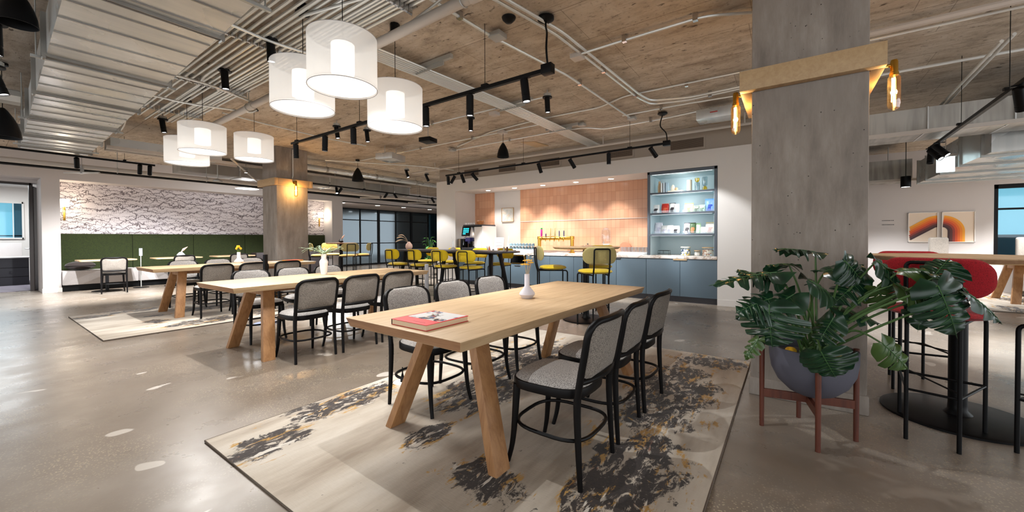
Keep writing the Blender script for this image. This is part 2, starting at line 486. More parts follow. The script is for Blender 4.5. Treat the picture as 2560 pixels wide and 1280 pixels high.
# ---------------------------------------------------------------- mesh helpers
class MB:
    def __init__(s):
        s.v, s.f, s.mi = [], [], []
        s.cur = 0
    def add(s, vs, fs):
        o = len(s.v)
        s.v += [tuple(v) for v in vs]
        s.f += [tuple(i + o for i in f) for f in fs]
        s.mi += [s.cur] * len(fs)
        return s
    def box(s, x0, x1, y0, y1, z0, z1):
        return s.add([(x0, y0, z0), (x1, y0, z0), (x1, y1, z0), (x0, y1, z0), (x0, y0, z1), (x1, y0, z1), (x1, y1, z1), (x0, y1, z1)],
                     [(3, 2, 1, 0), (4, 5, 6, 7), (0, 1, 5, 4), (1, 2, 6, 5), (2, 3, 7, 6), (3, 0, 4, 7)])
    def cb(s, c, d, rz=0.0):
        a, b = math.cos(rz), math.sin(rz)
        vs = []
        for z in (-1, 1):
            for x, y in ((-1, -1), (1, -1), (1, 1), (-1, 1)):
                X, Y = x * d[0] / 2, y * d[1] / 2
                vs.append((c[0] + X * a - Y * b, c[1] + X * b + Y * a, c[2] + z * d[2] / 2))
        return s.add(vs, [(3, 2, 1, 0), (4, 5, 6, 7), (0, 1, 5, 4), (1, 2, 6, 5), (2, 3, 7, 6), (3, 0, 4, 7)])
    def beam(s, p, q, w, h, up=(0, 0, 1), w2=None, h2=None):
        p, q = Vector(p), Vector(q)
        d = (q - p).normalized()
        sx = d.cross(Vector(up))
        if sx.length < 1e-5:
            sx = d.cross(Vector((0, 1, 0)))
        sx.normalize()
        u = sx.cross(d)
        w2 = w if w2 is None else w2
        h2 = h if h2 is None else h2
        vs = []
        for c, ww, hh in ((p, w, h), (q, w2, h2)):
            for a, b in ((-1, -1), (1, -1), (1, 1), (-1, 1)):
                vs.append(c + sx * a * ww / 2 + u * b * hh / 2)
        return s.add(vs, [(3, 2, 1, 0), (4, 5, 6, 7), (0, 1, 5, 4), (1, 2, 6, 5), (2, 3, 7, 6), (3, 0, 4, 7)])
    def hexa(s, low, high):
        return s.add(list(low) + list(high), [(3, 2, 1, 0), (4, 5, 6, 7), (0, 1, 5, 4), (1, 2, 6, 5), (2, 3, 7, 6), (3, 0, 4, 7)])
    def tube(s, pts, r, n=10, closed=False, caps=True):
        P = [Vector(p) for p in pts]
        k = len(P)
        rs = r if hasattr(r, '__len__') else [r] * k
        T = []
        for i in range(k):
            a = P[(i - 1) % k] if (closed or i > 0) else P[i]
            b = P[(i + 1) % k] if (closed or i < k - 1) else P[i]
            T.append((b - a).normalized())
        ref = Vector((0, 0, 1)) if abs(T[0].z) < 0.9 else Vector((1, 0, 0))
        u = T[0].cross(ref).normalized()
        rings = []
        for i in range(k):
            u = (u - T[i] * u.dot(T[i]))
            if u.length < 1e-6:
                u = T[i].orthogonal()
            u.normalize()
            w = T[i].cross(u)
            rings.append([P[i] + (u * math.cos(2 * PI * j / n) + w * math.sin(2 * PI * j / n)) * rs[i] for j in range(n)])
        vs = [v for rr in rings for v in rr]
        fs = []
        for i in range(k if closed else k - 1):
            a, b = i * n, ((i + 1) % k) * n
            for j in range(n):
                fs.append((a + j, a + (j + 1) % n, b + (j + 1) % n, b + j))
        if caps and not closed:
            fs.append(tuple(range(n - 1, -1, -1)))
            fs.append(tuple((k - 1) * n + j for j in range(n)))
        return s.add(vs, fs)
    def lathe(s, prof, c=(0, 0, 0), n=24, cap=True, axis=None):
        vs, fs = [], []
        A = Matrix.Identity(3)
        if axis is not None:
            A = Vector(axis).normalized().to_track_quat('Z', 'Y').to_matrix()
        for r, z in prof:
            for j in range(n):
                t = 2 * PI * j / n
                vs.append(A @ Vector((r * math.cos(t), r * math.sin(t), z)) + Vector(c))
        for i in range(len(prof) - 1):
            for j in range(n):
                a, b = i * n, (i + 1) * n
                fs.append((a + j, a + (j + 1) % n, b + (j + 1) % n, b + j))
        if cap:
            if prof[0][0] > 1e-5:
                fs.append(tuple(range(n - 1, -1, -1)))
            if prof[-1][0] > 1e-5:
                fs.append(tuple((len(prof) - 1) * n + j for j in range(n)))
        return s.add(vs, fs)
    def cyl(s, p, q, r, n=14, r2=None):
        return s.tube([p, q], [r, r if r2 is None else r2], n)
    def prism(s, poly, z0, z1):
        n = len(poly)
        vs = [(x, y, z0) for x, y in poly] + [(x, y, z1) for x, y in poly]
        fs = [tuple(range(n - 1, -1, -1)), tuple(range(n, 2 * n))]
        fs += [(i, (i + 1) % n, n + (i + 1) % n, n + i) for i in range(n)]
        return s.add(vs, fs)
    def pad(s, outline, fn, tf, tb, rings=(0.0, 0.45, 0.75, 0.92, 1.0), p=3.0):
        """closed cushion: outline [(a,b)], fn(a,b,t)->point, bulging tf to +t and tb to -t"""
        n = len(outline)
        ca = sum(a for a, b in outline) / n
        cb = sum(b for a, b in outline) / n
        vs, fs = [], []
        lay = []
        for side, th in ((1, tf), (-1, tb)):
            for k in rings:
                if side == -1 and k == 1.0:
                    continue
                t = side * th * (max(0.0, 1 - k ** p)) ** 0.5
                if k == 0:
                    lay.append((side, k, len(vs), 1))
                    vs.append(fn(ca, cb, t))
                else:
                    lay.append((side, k, len(vs), n))
                    for a, b in outline:
                        vs.append(fn(ca + (a - ca) * k, cb + (b - cb) * k, t))
        top = [x for x in lay if x[0] == 1]
        bot = [x for x in lay if x[0] == -1] + [top[-1]]
        for seq, flip in ((top, False), (bot, True)):
            for (s0, k0, o0, n0), (s1, k1, o1, n1) in zip(seq, seq[1:]):
                for j in range(n):
                    j2 = (j + 1) % n
                    f = (o0, o1 + j, o1 + j2) if n0 == 1 else (o0 + j, o1 + j, o1 + j2, o0 + j2)
                    fs.append(f[::-1] if flip else f)
        return s.add(vs, fs)

def rrect(w, h, r, n=6, cx=0.0, cy=0.0):
    out = []
    for qx, qy, a0 in ((1, 1, 0), (-1, 1, 90), (-1, -1, 180), (1, -1, 270)):
        for i in range(n + 1):
            a = R(a0 + 90 * i / n)
            out.append((cx + qx * (w / 2 - r) + r * math.cos(a), cy + qy * (h / 2 - r) + r * math.sin(a)))
    return out

def obj(name, mb, mat, parent=None, bevel=0.0, smooth=True, seg=2, loc=None, ang=38):
    me = bpy.data.meshes.new(name)
    if isinstance(mb, MB):
        me.from_pydata(mb.v, [], mb.f)
        mats = mat if isinstance(mat, (list, tuple)) else [mat]
        for mm in mats:
            me.materials.append(mm)
        if len(mats) > 1:
            me.polygons.foreach_set('material_index', mb.mi)
    bm = bmesh.new()
    bm.from_mesh(me)
    if bevel > 0:
        ed = [e for e in bm.edges if len(e.link_faces) == 2 and e.calc_face_angle(0) > R(30)]
        bmesh.ops.bevel(bm, geom=ed, offset=bevel, segments=seg, profile=0.6, affect='EDGES', clamp_overlap=True)
    bmesh.ops.recalc_face_normals(bm, faces=bm.faces)
    bm.to_mesh(me)
    bm.free()
    if smooth:
        me.polygons.foreach_set('use_smooth', [True] * len(me.polygons))
        me.set_sharp_from_angle(angle=R(ang))
    me.update()
    o = bpy.data.objects.new(name, me)
    C.objects.link(o)
    if parent:
        o.parent = parent
    if loc is not None:
        o.location = loc
    return o

def tag(o, label, cat, group=None, kind=None):
    if label:
        o['label'] = label
    if cat:
        o['category'] = cat
    if group:
        o['group'] = group
    if kind:
        o['kind'] = kind
    return o

def thing(name, label, cat, loc=(0, 0, 0), rz=0.0, group=None):
    o = bpy.data.objects.new(name, None)
    o.empty_display_size = 0.1
    C.objects.link(o)
    o.location = loc
    o.rotation_euler = (0, 0, rz)
    return tag(o, label, cat, group)

def struct(name, mb, mat, bevel=0.0, parent=None, smooth=False):
    o = obj(name, mb, mat, parent, bevel, smooth)
    if not parent:
        o['kind'] = 'structure'
    return o

def dup(root, loc, rz=None, label=None, group=None):
    r = root.copy()
    C.objects.link(r)
    r.location = loc
    if rz is not None:
        r.rotation_euler = (0, 0, rz)
    if label:
        r['label'] = label
    if group:
        r['group'] = group
    for ch in root.children:
        c = ch.copy()
        C.objects.link(c)
        c.parent = r
        for g in ch.children:
            d = g.copy()
            C.objects.link(d)
            d.parent = c
    return r

def smoothpath(pts, k=5):
    """Catmull-Rom resample"""
    P = [Vector(p) for p in pts]
    out = []
    for i in range(len(P) - 1):
        a, b, c, d = P[max(0, i - 1)], P[i], P[i + 1], P[min(len(P) - 1, i + 2)]
        for j in range(k):
            t = j / k
            out.append(0.5 * ((2 * b) + (c - a) * t + (2 * a - 5 * b + 4 * c - d) * t * t + (3 * b - a - 3 * c + d) * t ** 3))
    out.append(P[-1])
    return out

def bendpath(pts, r=0.12, k=5):
    """polyline with rounded corners"""
    P = [Vector(p) for p in pts]
    out = [P[0]]
    for i in range(1, len(P) - 1):
        a, b, c = P[i - 1], P[i], P[i + 1]
        u, v = (a - b), (c - b)
        rr = min(r, u.length * 0.45, v.length * 0.45)
        s, e = b + u.normalized() * rr, b + v.normalized() * rr
        for j in range(k + 1):
            t = j / k
            out.append((1 - t) ** 2 * s + 2 * t * (1 - t) * b + t * t * e)
    out.append(P[-1])
    return out
# ---------------------------------------------------------------- room shell
struct('floor', MB().box(-7, 19, -7, 21, -0.1, 0.0), M['floor'])
struct('ceiling', MB().box(-7, 19, -7, 21, CZ, CZ + 0.15), M['ceiling'])
wk = MB()
wk.box(7.75, 9.2, 7.35, 8.06, 0, 2.78)
wk.box(7.75, 9.2, 1.04, 7.35, 2.475, 2.78)
wk.box(7.75, 9.2, -0.3, 1.04, 0, 2.78)
wk.box(8.60, 9.2, 1.04, 7.35, 0, 2.475)
struct('wall_kitchen', wk, M['wall'])
struct('wall_bulkhead', MB().box(7.79, 9.2, -0.3, 7.98, 2.78, CZ), M['taupe'])
struct('wall_tiled', MB().box(8.565, 8.6, 2.26, 5.79, 0.9, 2.475).box(8.565, 8.6, 6.67, 7.35, 0.9, 2.475), M['tile'])
struct('trim_1', MB().box(8.555, 8.6, 2.26, 5.79, 1.635, 1.645), M['white'])
struct('baseboard_kitchen', MB().box(7.735, 7.75, -0.3, 1.03, 0, 0.11).box(7.735, 7.75, 7.36, 8.06, 0, 0.11), M['wall'], 0.002)
# long wall with the upholstered niche and the office doorway
wl = MB()
wl.box(1.10, 1.38, 13.8, 14.65, 0, 2.61)
wl.box(-7, 8.42, 13.8, 14.5, 2.61, CZ)
wl.box(8.42, 19, 13.8, 14.5, 2.61, CZ)
wl.box(8.0, 8.42, 13.8, 16.2, 0, 2.61)
wl.box(1.38, 8.0, 14.4, 14.65, 0, 2.61)
wl.box(-7, 8.42, 14.5, 14.9, 2.55, CZ)
wl.box(8.42, 19, 13.8, 16.3, 2.60, 2.64)
struct('wall_left', wl, M['grey_wall'])
struct('wall_left_paper', MB().box(1.385, 7.995, 14.37, 14.40, 1.36, 2.61), M['paper'])
struct('baseboard_left', MB().box(1.09, 1.39, 13.785, 13.8, 0, 0.1).box(7.99, 8.43, 13.785, 13.8, 0, 0.1), M['white'], 0.002)
# office beyond the doorway
struct('wall_office', MB().box(-3, -1.6, 14.65, 14.8, 0, 2.55).box(-3, 3.2, 18.5, 18.6, 0, 1.27).box(-3, 3.2, 18.5, 18.6, 2.30, CZ).box(1.13, 3.2, 18.5, 18.6, 1.27, 2.30)
       .box(3.1, 3.2, 14.8, 18.5, 0, CZ).box(-3.1, -3, 14.65, 18.6, 0, CZ).box(-3, 3.2, 14.9, 18.5, 2.75, 2.8), M['white'])
struct('floor_office', MB().box(-3, 3.1, 14.8, 18.5, 0.0, 0.012), M['carpet'])
d1 = MB().box(-1.6, 1.02, 14.62, 14.72, 2.50, 2.56).box(-1.66, -1.6, 14.62, 14.72, 0, 2.56).box(0.98, 1.04, 14.62, 14.72, 0, 2.56)
door = struct('door_1', d1, M['brown_door'], 0.004)
lf = MB().beam((1.03, 14.68, 1.25), (1.26, 15.62, 1.25), 0.05, 2.46)
obj('door_leaf', lf, M['brown_door'], door, 0.003, smooth=False)
obj('door_handle', MB().tube([(1.0, 14.85, 1.0), (0.93, 14.85, 1.0), (0.93, 14.97, 1.0)], 0.011, 8), M['chrome'], door)
wn = struct('window_1', MB().box(0.2, 1.13, 18.45, 18.5, 1.24, 1.28).box(0.2, 1.13, 18.45, 18.5, 2.28, 2.33).box(1.10, 1.14, 18.45, 18.5, 1.24, 2.33).box(0.93, 0.95, 18.45, 18.5, 1.28, 2.28), M['white'])
obj('window_pane', MB().box(-3, 1.12, 18.54, 18.56, 1.27, 2.31), M['room_glass'], wn, smooth=False)
obj('dusk_backdrop', MB().box(-3.5, 1.6, 19.4, 19.45, 0.6, 3.2), M['blue_dusk'], wn, smooth=False)
obj('building_outside', MB().box(1.0, 1.3, 19.2, 19.3, 0.6, 3.2).box(-3.5, 1.6, 19.2, 19.3, 1.32, 1.36), plain('outside_blue_grey', srgb(74, 112, 130), 0.8), wn, smooth=False)

# glazed partition right of the niche
gp = MB()
for x in (9.66, 10.68, 11.67, 12.68, 13.66, 14.83, 16.0, 17.0):
    gp.box(x - 0.03, x + 0.03, 16.08, 16.14, 0, 2.60)
gp.box(9.6, 9.74, 16.08, 16.14, 0, 2.60)
gp.box(11.61, 11.73, 16.07, 16.14, 0, 2.60)
gp.box(13.60, 13.72, 16.07, 16.14, 0, 2.60)
gp.box(8.42, 17, 16.08, 16.14, 2.55, 2.60).box(8.42, 17, 16.08, 16.14, 0, 0.07)
gp.box(9.66, 14.83, 16.085, 16.135, 2.05, 2.09).box(9.66, 14.83, 16.085, 16.135, 0.99, 1.03)
part = struct('window_2', gp, M['black_metal'])
obj('partition_glass', MB().box(8.42, 14.80, 16.10, 16.115, 0.07, 2.55), M['dark_glass'], part, smooth=False)
fr = N('frosted_film')
fr.color(srgb(70, 116, 124)); fr.set(Roughness=0.3, Alpha=0.4)
obj('frosted_band', MB().box(9.7, 13.6, 16.125, 16.13, 0.07, 2.05), fr.m, part, smooth=False)
struct('wall_back_room', MB().box(8.42, 19, 19.5, 19.6, 0, CZ).box(15.0, 15.1, 16.2, 19.5, 0, 2.5), plain('dusky_teal_wall', srgb(44, 82, 98), 0.7))
struct('wall_back_side', MB().box(18.9, 19, 8, 19.5, 0, CZ), M['grey_wall'])

# far wall on the right with a second window
wr = MB().box(13.0, 13.2, -3.62, 8.0, 0, CZ).box(13.0, 13.2, -9, -3.62, 2.32, CZ).box(13.0, 13.2, -9, -3.62, 0, 0.6)
struct('wall_right', wr, M['grey_wall'])
w3 = struct('window_3', MB().box(13.0, 13.08, -9, -3.62, 2.24, 2.33).box(13.0, 13.08, -3.68, -3.62, 0.6, 2.32).box(13.02, 13.06, -9, -3.66, 1.78, 1.82).box(13.02, 13.06, -4.5, -4.44, 1.8, 2.3), M['black_metal'])
obj('window_pane', MB().box(13.1, 13.11, -9, -3.62, 0.6, 2.32), M['room_glass'], w3, smooth=False)
obj('dusk_backdrop', MB().box(14.4, 14.45, -11, -3.0, 0.0, 3.0), M['blue_dusk'], w3, smooth=False)
obj('building_outside', MB().box(14.2, 14.3, -11, -3.0, 0, 1.25).box(14.2, 14.3, -5.2, -4.8, 0, 3), plain('outside_dark_blue', srgb(50, 84, 100), 0.8), w3, smooth=False)

# ---------------------------------------------------------------- concrete columns with timber collars
def column(name, x0, y0, s, label_side):
    mb = MB()
    z = [0.0, 0.13, CZ]
    random.seed(int(x0 * 10))
    for i in range(len(z) - 1):
        e0 = 0.010 if i < 1 else 0.0
        mb.box(x0 - e0, x0 + s + e0, y0 - e0, y0 + s + e0, z[i], z[i + 1] + (0.004 if i < 1 else 0))
    return struct(name, mb, M['column'], 0.012, smooth=True)
column('column_near', 3.51, -0.43, 0.67, 1)
column('column_far', 3.97, 9.0, 0.67, 0)

def collar(x0, y0, s, z0, z1, label):
    o = 0.075
    mb = MB()
    a, b, c, d = x0 - o, x0 + s + o, y0 - o, y0 + s + o
    mb.box(a, x0 - 0.003, c, d, z0, z1).box(x0 + s + 0.003, b, c, d, z0, z1)
    mb.box(x0 - 0.003, x0 + s + 0.003, c, y0 - 0.003, z0, z1).box(x0 - 0.003, x0 + s + 0.003, y0 + s + 0.003, d, z0, z1)
    return tag(obj('column_collar', mb, M['plywood'], None, 0.004), label, 'column collar')
collar(3.51, -0.43, 0.67, 2.305, 2.455, 'pale timber collar boxed around the near concrete column')
collar(3.97, 9.0, 0.67, 2.37, 2.52, 'pale timber collar boxed around the far concrete column')

def bulb_lamp(x, y, z, sy, label, power):
    t = thing('tube_bulb_lamp', label, 'wall lamp', (x, y, z), 0, 'tube bulbs on the column collars')
    obj('bracket', MB().cyl((0, -sy * 0.085, 0.0), (0, 0, 0.0), 0.012, 10).lathe([(0.032, 0), (0.032, 0.008)], (0, -sy * 0.078, 0), 16, axis=(0, sy, 0)), M['brass'], t)
    obj('socket', MB().lathe([(0.0, 0.035), (0.018, 0.035), (0.022, 0.02), (0.022, -0.05), (0.026, -0.055), (0.026, -0.075)], n=18), M['brass'], t)
    obj('glass_tube', MB().lathe([(0.026, -0.075), (0.036, -0.09), (0.037, -0.28), (0.030, -0.305), (0.012, -0.318), (0.0, -0.32)], n=20, cap=False), M['amber_glass'], t)
    obj('filament', MB().tube([(-0.008, 0, -0.09), (-0.010, 0, -0.27), (0.010, 0, -0.27), (0.008, 0, -0.09)], 0.0035, 8).tube([(0, 0.01, -0.09), (0, 0.012, -0.26)], 0.003, 8), M['filament'], t)
    lamp('POINT', (x, y, z - 0.18), power, (1.0, 0.72, 0.42), 0.02, parent=t)
bulb_lamp(3.85, 0.38, 2.40, 1, 'amber tube bulb on the kitchen side of the near column collar', 5)
bulb_lamp(3.85, -0.60, 2.42, -1, 'large amber tube bulb on the right side of the near column collar', 5)
bulb_lamp(4.30, 8.84, 2.45, -1, 'glowing tube bulb on the front of the far column collar', 12)

# ---------------------------------------------------------------- rugs
def rug(x0, x1, y0, y1, mat, label, rot=0.0):
    cx, cy = (x0 + x1) / 2, (y0 + y1) / 2
    t = thing('area_rug', label, 'rug', (cx, cy, 0), rot)
    obj('pile', MB().box(x0 - cx, x1 - cx, y0 - cy, y1 - cy, 0.0005, 0.013), mat, t, 0.004)
    w, h = (x1 - x0) / 2, (y1 - y0) / 2
    obj('bound_edge', MB().tube([(-w, -h, 0.008), (w, -h, 0.008), (w, h, 0.008), (-w, h, 0.008)], 0.006, 6, closed=True), plain('rug_binding', srgb(96, 84, 74), 0.95), t)
    return t
rug(0.83, 4.37, 0.30, 2.82, m_rug('distressed_rug', seed=0.0), 'large cream rug with dark and ochre blotches under the foreground table')
rug(0.98, 4.60, 6.62, 9.15, m_rug('distressed_rug_far', seed=5.3), 'cream and grey distressed rug under the far table by the green banquette')
rug(9.6, 12.2, -5.6, -2.6, m_rug('distressed_rug_right', seed=9.1), 'pale distressed rug under the table with yellow chairs at far right')

# ---------------------------------------------------------------- oak trestle tables
def oak_table(cx, cy, rz, H, label):
    zf = 0.0132 if H != 0.75 or cx > 9 else 0.0
    H = H - zf
    t = thing('dining_table', label, 'table', (cx, cy, zf), rz, 'long oak tables')
    L, Wd, T = 2.42, 0.93, 0.052
    a, b = L / 2, Wd / 2
    i = 0.018
    top = MB().hexa([(-a + i, -b + i, H - T), (a - i, -b + i, H - T), (a - i, b - i, H - T), (-a + i, b - i, H - T)],
                    [(-a, -b, H), (a, -b, H), (a, b, H), (-a, b, H)])
    top.mi[3] = top.mi[5] = 1
    obj('tabletop', top, [M['oak'], M['oak_end']], t, 0.0025)
    lz = H - T
    for sx in (-1, 1):
        for sy in (-1, 1):
            p = (sx * (a - 0.33), sy * (b - 0.13), 0.0)
            q = (sx * (a - 0.42), sy * (b - 0.29), lz)
            mb = MB()
            hw, hd = 0.028, 0.056
            lo = [(p[0] - hd, p[1] - hw, 0), (p[0] + hd, p[1] - hw, 0), (p[0] + hd, p[1] + hw, 0), (p[0] - hd, p[1] + hw, 0)]
            p2 = (sx * (a - 0.31), sy * (b - 0.037))
            lo = [(p2[0] - hd, p2[1] - hw, 0), (p2[0] + hd, p2[1] - hw, 0), (p2[0] + hd, p2[1] + hw, 0), (p2[0] - hd, p2[1] + hw, 0)]
            hi = [(q[0] - hd, q[1] - hw, lz), (q[0] + hd, q[1] - hw, lz), (q[0] + hd, q[1] + hw, lz), (q[0] - hd, q[1] + hw, lz)]
            mb.hexa(lo, hi)
            obj('leg', mb, M['oak_leg'], t, 0.004)
        obj('leg_rail', MB().box(sx * (a - 0.42) - 0.05, sx * (a - 0.42) + 0.05, -(b - 0.32), b - 0.32, lz - 0.075, lz - 0.001), M['oak_leg'], t, 0.003)
    obj('centre_beam', MB().box(-(a - 0.475), a - 0.475, -0.035, 0.035, lz - 0.07, lz - 0.001), M['oak_leg'], t, 0.003)
    return t
oak_table(2.49, 1.60, R(-1.8), 0.745, 'long oak table in the foreground holding the red book')
oak_table(2.66, 4.65, R(0.5), 0.75, 'middle long oak table holding the vase of pale fern')
oak_table(2.84, 8.03, R(0.0), 0.77, 'farthest long oak table standing on the rug near the green banquette')

# ---------------------------------------------------------------- bentwood chairs
def make_chair(label, loc, rz, group):
    t = thing('bentwood_chair', label, 'chair', loc, rz, group)
    # seat outline: wide at front (+y), narrower at back
    out = []
    for i in range(40):
        a = 2 * PI * i / 40
        ca, sa = math.cos(a), math.sin(a)
        e = 0.62
        x = math.copysign(abs(ca) ** e, ca) * 0.215
        y = math.copysign(abs(sa) ** e, sa) * 0.215
        x *= 1 - 0.10 * (0.5 - y / 0.43)
        out.append((x, y + 0.01))
    obj('seat_frame', MB().prism(out, 0.405, 0.452), M['black_wood'], t, 0.008)
    ins = [(x * 0.955, y * 0.955) for x, y in out]
    obj('seat_cushion', MB().pad(ins, lambda a, b, q: (a, b, 0.452 + max(q, 0)), 0.040, 0.0005), M['grey_fabric'], t)
    # back: curved in plan, leaning back
    def bk(x, z, off=0.0):
        z = z if z < 0.45 else 0.45 + (z - 0.45) * 0.925
        lean = -0.195 - (z - 0.45) * 0.20
        return (x, lean - 0.045 * (1 - (x / 0.21) ** 2) - off, z)
    arch = []
    for x, z in [(-0.196, 0.0)]:
        pass
    left = [(-0.205, -0.215, 0.0), (-0.202, -0.203, 0.2), (-0.200, -0.197, 0.40), (-0.200,) + bk(0.2, 0.52)[1:], (-0.203,) + bk(0.203, 0.66)[1:]]
    topc = [(-0.205, 0.755), (-0.19, 0.80), (-0.155, 0.826), (-0.09, 0.832), (0, 0.834), (0.09, 0.832), (0.155, 0.826), (0.19, 0.80), (0.205, 0.755)]
    path = [Vector(p) for p in left] + [Vector(bk(x, z)) for x, z in topc] + [Vector((-p[0], p[1], p[2])) for p in reversed(left)]
    pp = smoothpath(path, 4)
    li = [i for i, p in enumerate(pp) if p.z <= 0.43]
    nl = max(i for i in li if i < len(pp) / 2)
    rad = lambda p: 0.0125 + 0.006 * min(1, p.z / 0.4)
    obj('leg', MB().tube(pp[:nl + 2], [rad(p) for p in pp[:nl + 2]], 10), M['black_wood'], t)
    obj('leg', MB().tube(pp[-(nl + 2):], [rad(p) for p in pp[-(nl + 2):]], 10), M['black_wood'], t)
    mid = pp[nl + 1:len(pp) - nl - 1]
    bf = MB().tube(mid, [0.0175 if p.z < 0.78 else 0.016 for p in mid], 10)
    bf.tube(smoothpath([bk(x, 0.512) for x in (-0.2, -0.12, 0, 0.12, 0.2)], 4), 0.0145, 10)
    obj('back_frame', bf, M['black_wood'], t)
    ol = rrect(0.385, 0.305, 0.055, 6, 0, 0.672)
    pan = MB()
    obj('back_panel', MB().pad(ol, lambda a, b, q: (a, bk(a, b)[1] + q, bk(a, b)[2]), 0.030, 0.012, rings=(0, 0.3, 0.55, 0.75, 0.9, 0.97, 1.0)), M['grey_dark'], t)
    # padded front face overlapping the frame
    ol2 = rrect(0.398, 0.335, 0.075, 6, 0, 0.676)
    obj('back_cushion', MB().pad(ol2, lambda a, b, q: (a, bk(a, b)[1] + 0.008 + q, bk(a, b)[2]), 0.024, 0.002, rings=(0, 0.3, 0.55, 0.75, 0.9, 0.97, 1.0)), M['grey_fabric'], t)
    for s in (-1, 1):
        fp = smoothpath([(s * 0.170, 0.168, 0.42), (s * 0.176, 0.176, 0.25), (s * 0.182, 0.190, 0.1), (s * 0.192, 0.212, 0.0)], 4)
        obj('leg', MB().tube(fp, [0.012 + 0.008 * min(1, p.z / 0.38) for p in fp], 10), M['black_wood'], t)
    ring = []
    for i in range(36):
        a = 2 * PI * i / 36
        ca, sa = math.cos(a), math.sin(a)
        ring.append((0.208 * math.copysign(abs(ca) ** 0.62, ca) * (1 - 0.05 * sa), 0.212 * math.copysign(abs(sa) ** 0.62, sa) - 0.008, 0.215))
    obj('stretcher_hoop', MB().tube(ring, 0.0095, 8, closed=True), M['black_wood'], t)
    return t
G1 = 'bentwood chairs at the foreground table'
G2 = 'bentwood chairs at the middle table'
G3 = 'bentwood chairs at the far table'
G4 = 'bentwood chairs facing the green banquette'
ch = make_chair('black bentwood chair with sunlit pale seat, nearest the camera beside the foreground table', (1.875, 1.01, 0.013), 0, G1)
CH = [
 (2.385, 1.02, 0.013, 1, 'black bentwood chair, middle of the three on the near side of the foreground table', G1),
 (2.89, 1.01, 0.013, -1, 'black bentwood chair on the near side of the foreground table, closest to the potted plant', G1),
 (1.985, 2.13, 0.013, 180, 'grey backed bentwood chair across the foreground table, behind the red book', G1),
 (2.485, 2.13, 0.013, 181, 'grey backed bentwood chair across the foreground table, middle of its row', G1),
 (2.985, 2.12, 0.013, 179, 'grey backed bentwood chair across the foreground table, beside the yellow flower vase', G1),
 (2.055, 4.07, 0, 1, 'black bentwood chair seen from behind at the middle table, nearest its front left corner', G2),
 (2.545, 4.06, 0, 0, 'black bentwood chair seen from behind, centre of the near row at the middle table', G2),
 (3.045, 4.07, 0, -1, 'black bentwood chair seen from behind at the middle table, right end of its near row', G2),
 (2.10, 5.20, 0, 180, 'grey rounded chair back behind the middle table, just behind its splayed left legs', G2),
 (2.60, 5.20, 0, 179, 'grey rounded chair back behind the middle table, left of the fern vase', G2),
 (3.10, 5.20, 0, 181, 'grey rounded chair back behind the middle table, right of the fern vase', G2),
 (2.30, 7.42, 0.013, 0, 'black bentwood chair seen from behind at the far table, left end of its near row', G3),
 (2.80, 7.42, 0.013, 1, 'black bentwood chair at the far table with the black power tower in front of it', G3),
 (3.34, 7.42, 0.013, -1, 'black bentwood chair seen from behind at the far table, nearest the concrete column', G3),
 (2.32, 8.58, 0.013, 180, 'grey chair back behind the far table, left of the tulip vase, leftmost of its row', G3),
 (2.85, 8.58, 0.013, 181, 'grey chair back behind the far table, directly left of the tulip vase', G3),
 (3.40, 8.58, 0.013, 179, 'grey chair back behind the far table, right of the tulip vase', G3),
 (2.05, 12.62, 0, -6, 'sunlit bentwood chair at the leftmost small table by the green banquette', G4),
 (3.30, 12.70, 0, 0, 'bentwood chair at the middle small banquette table with the gourd ornament', G4),
 (4.50, 12.70, 0, 0, 'bentwood chair at the third small banquette table, mostly hidden behind the tulip vase', G4),
]
for x, y, z, a, lb, g in CH:
    dup(ch, (x, y, z), R(a), lb, g)

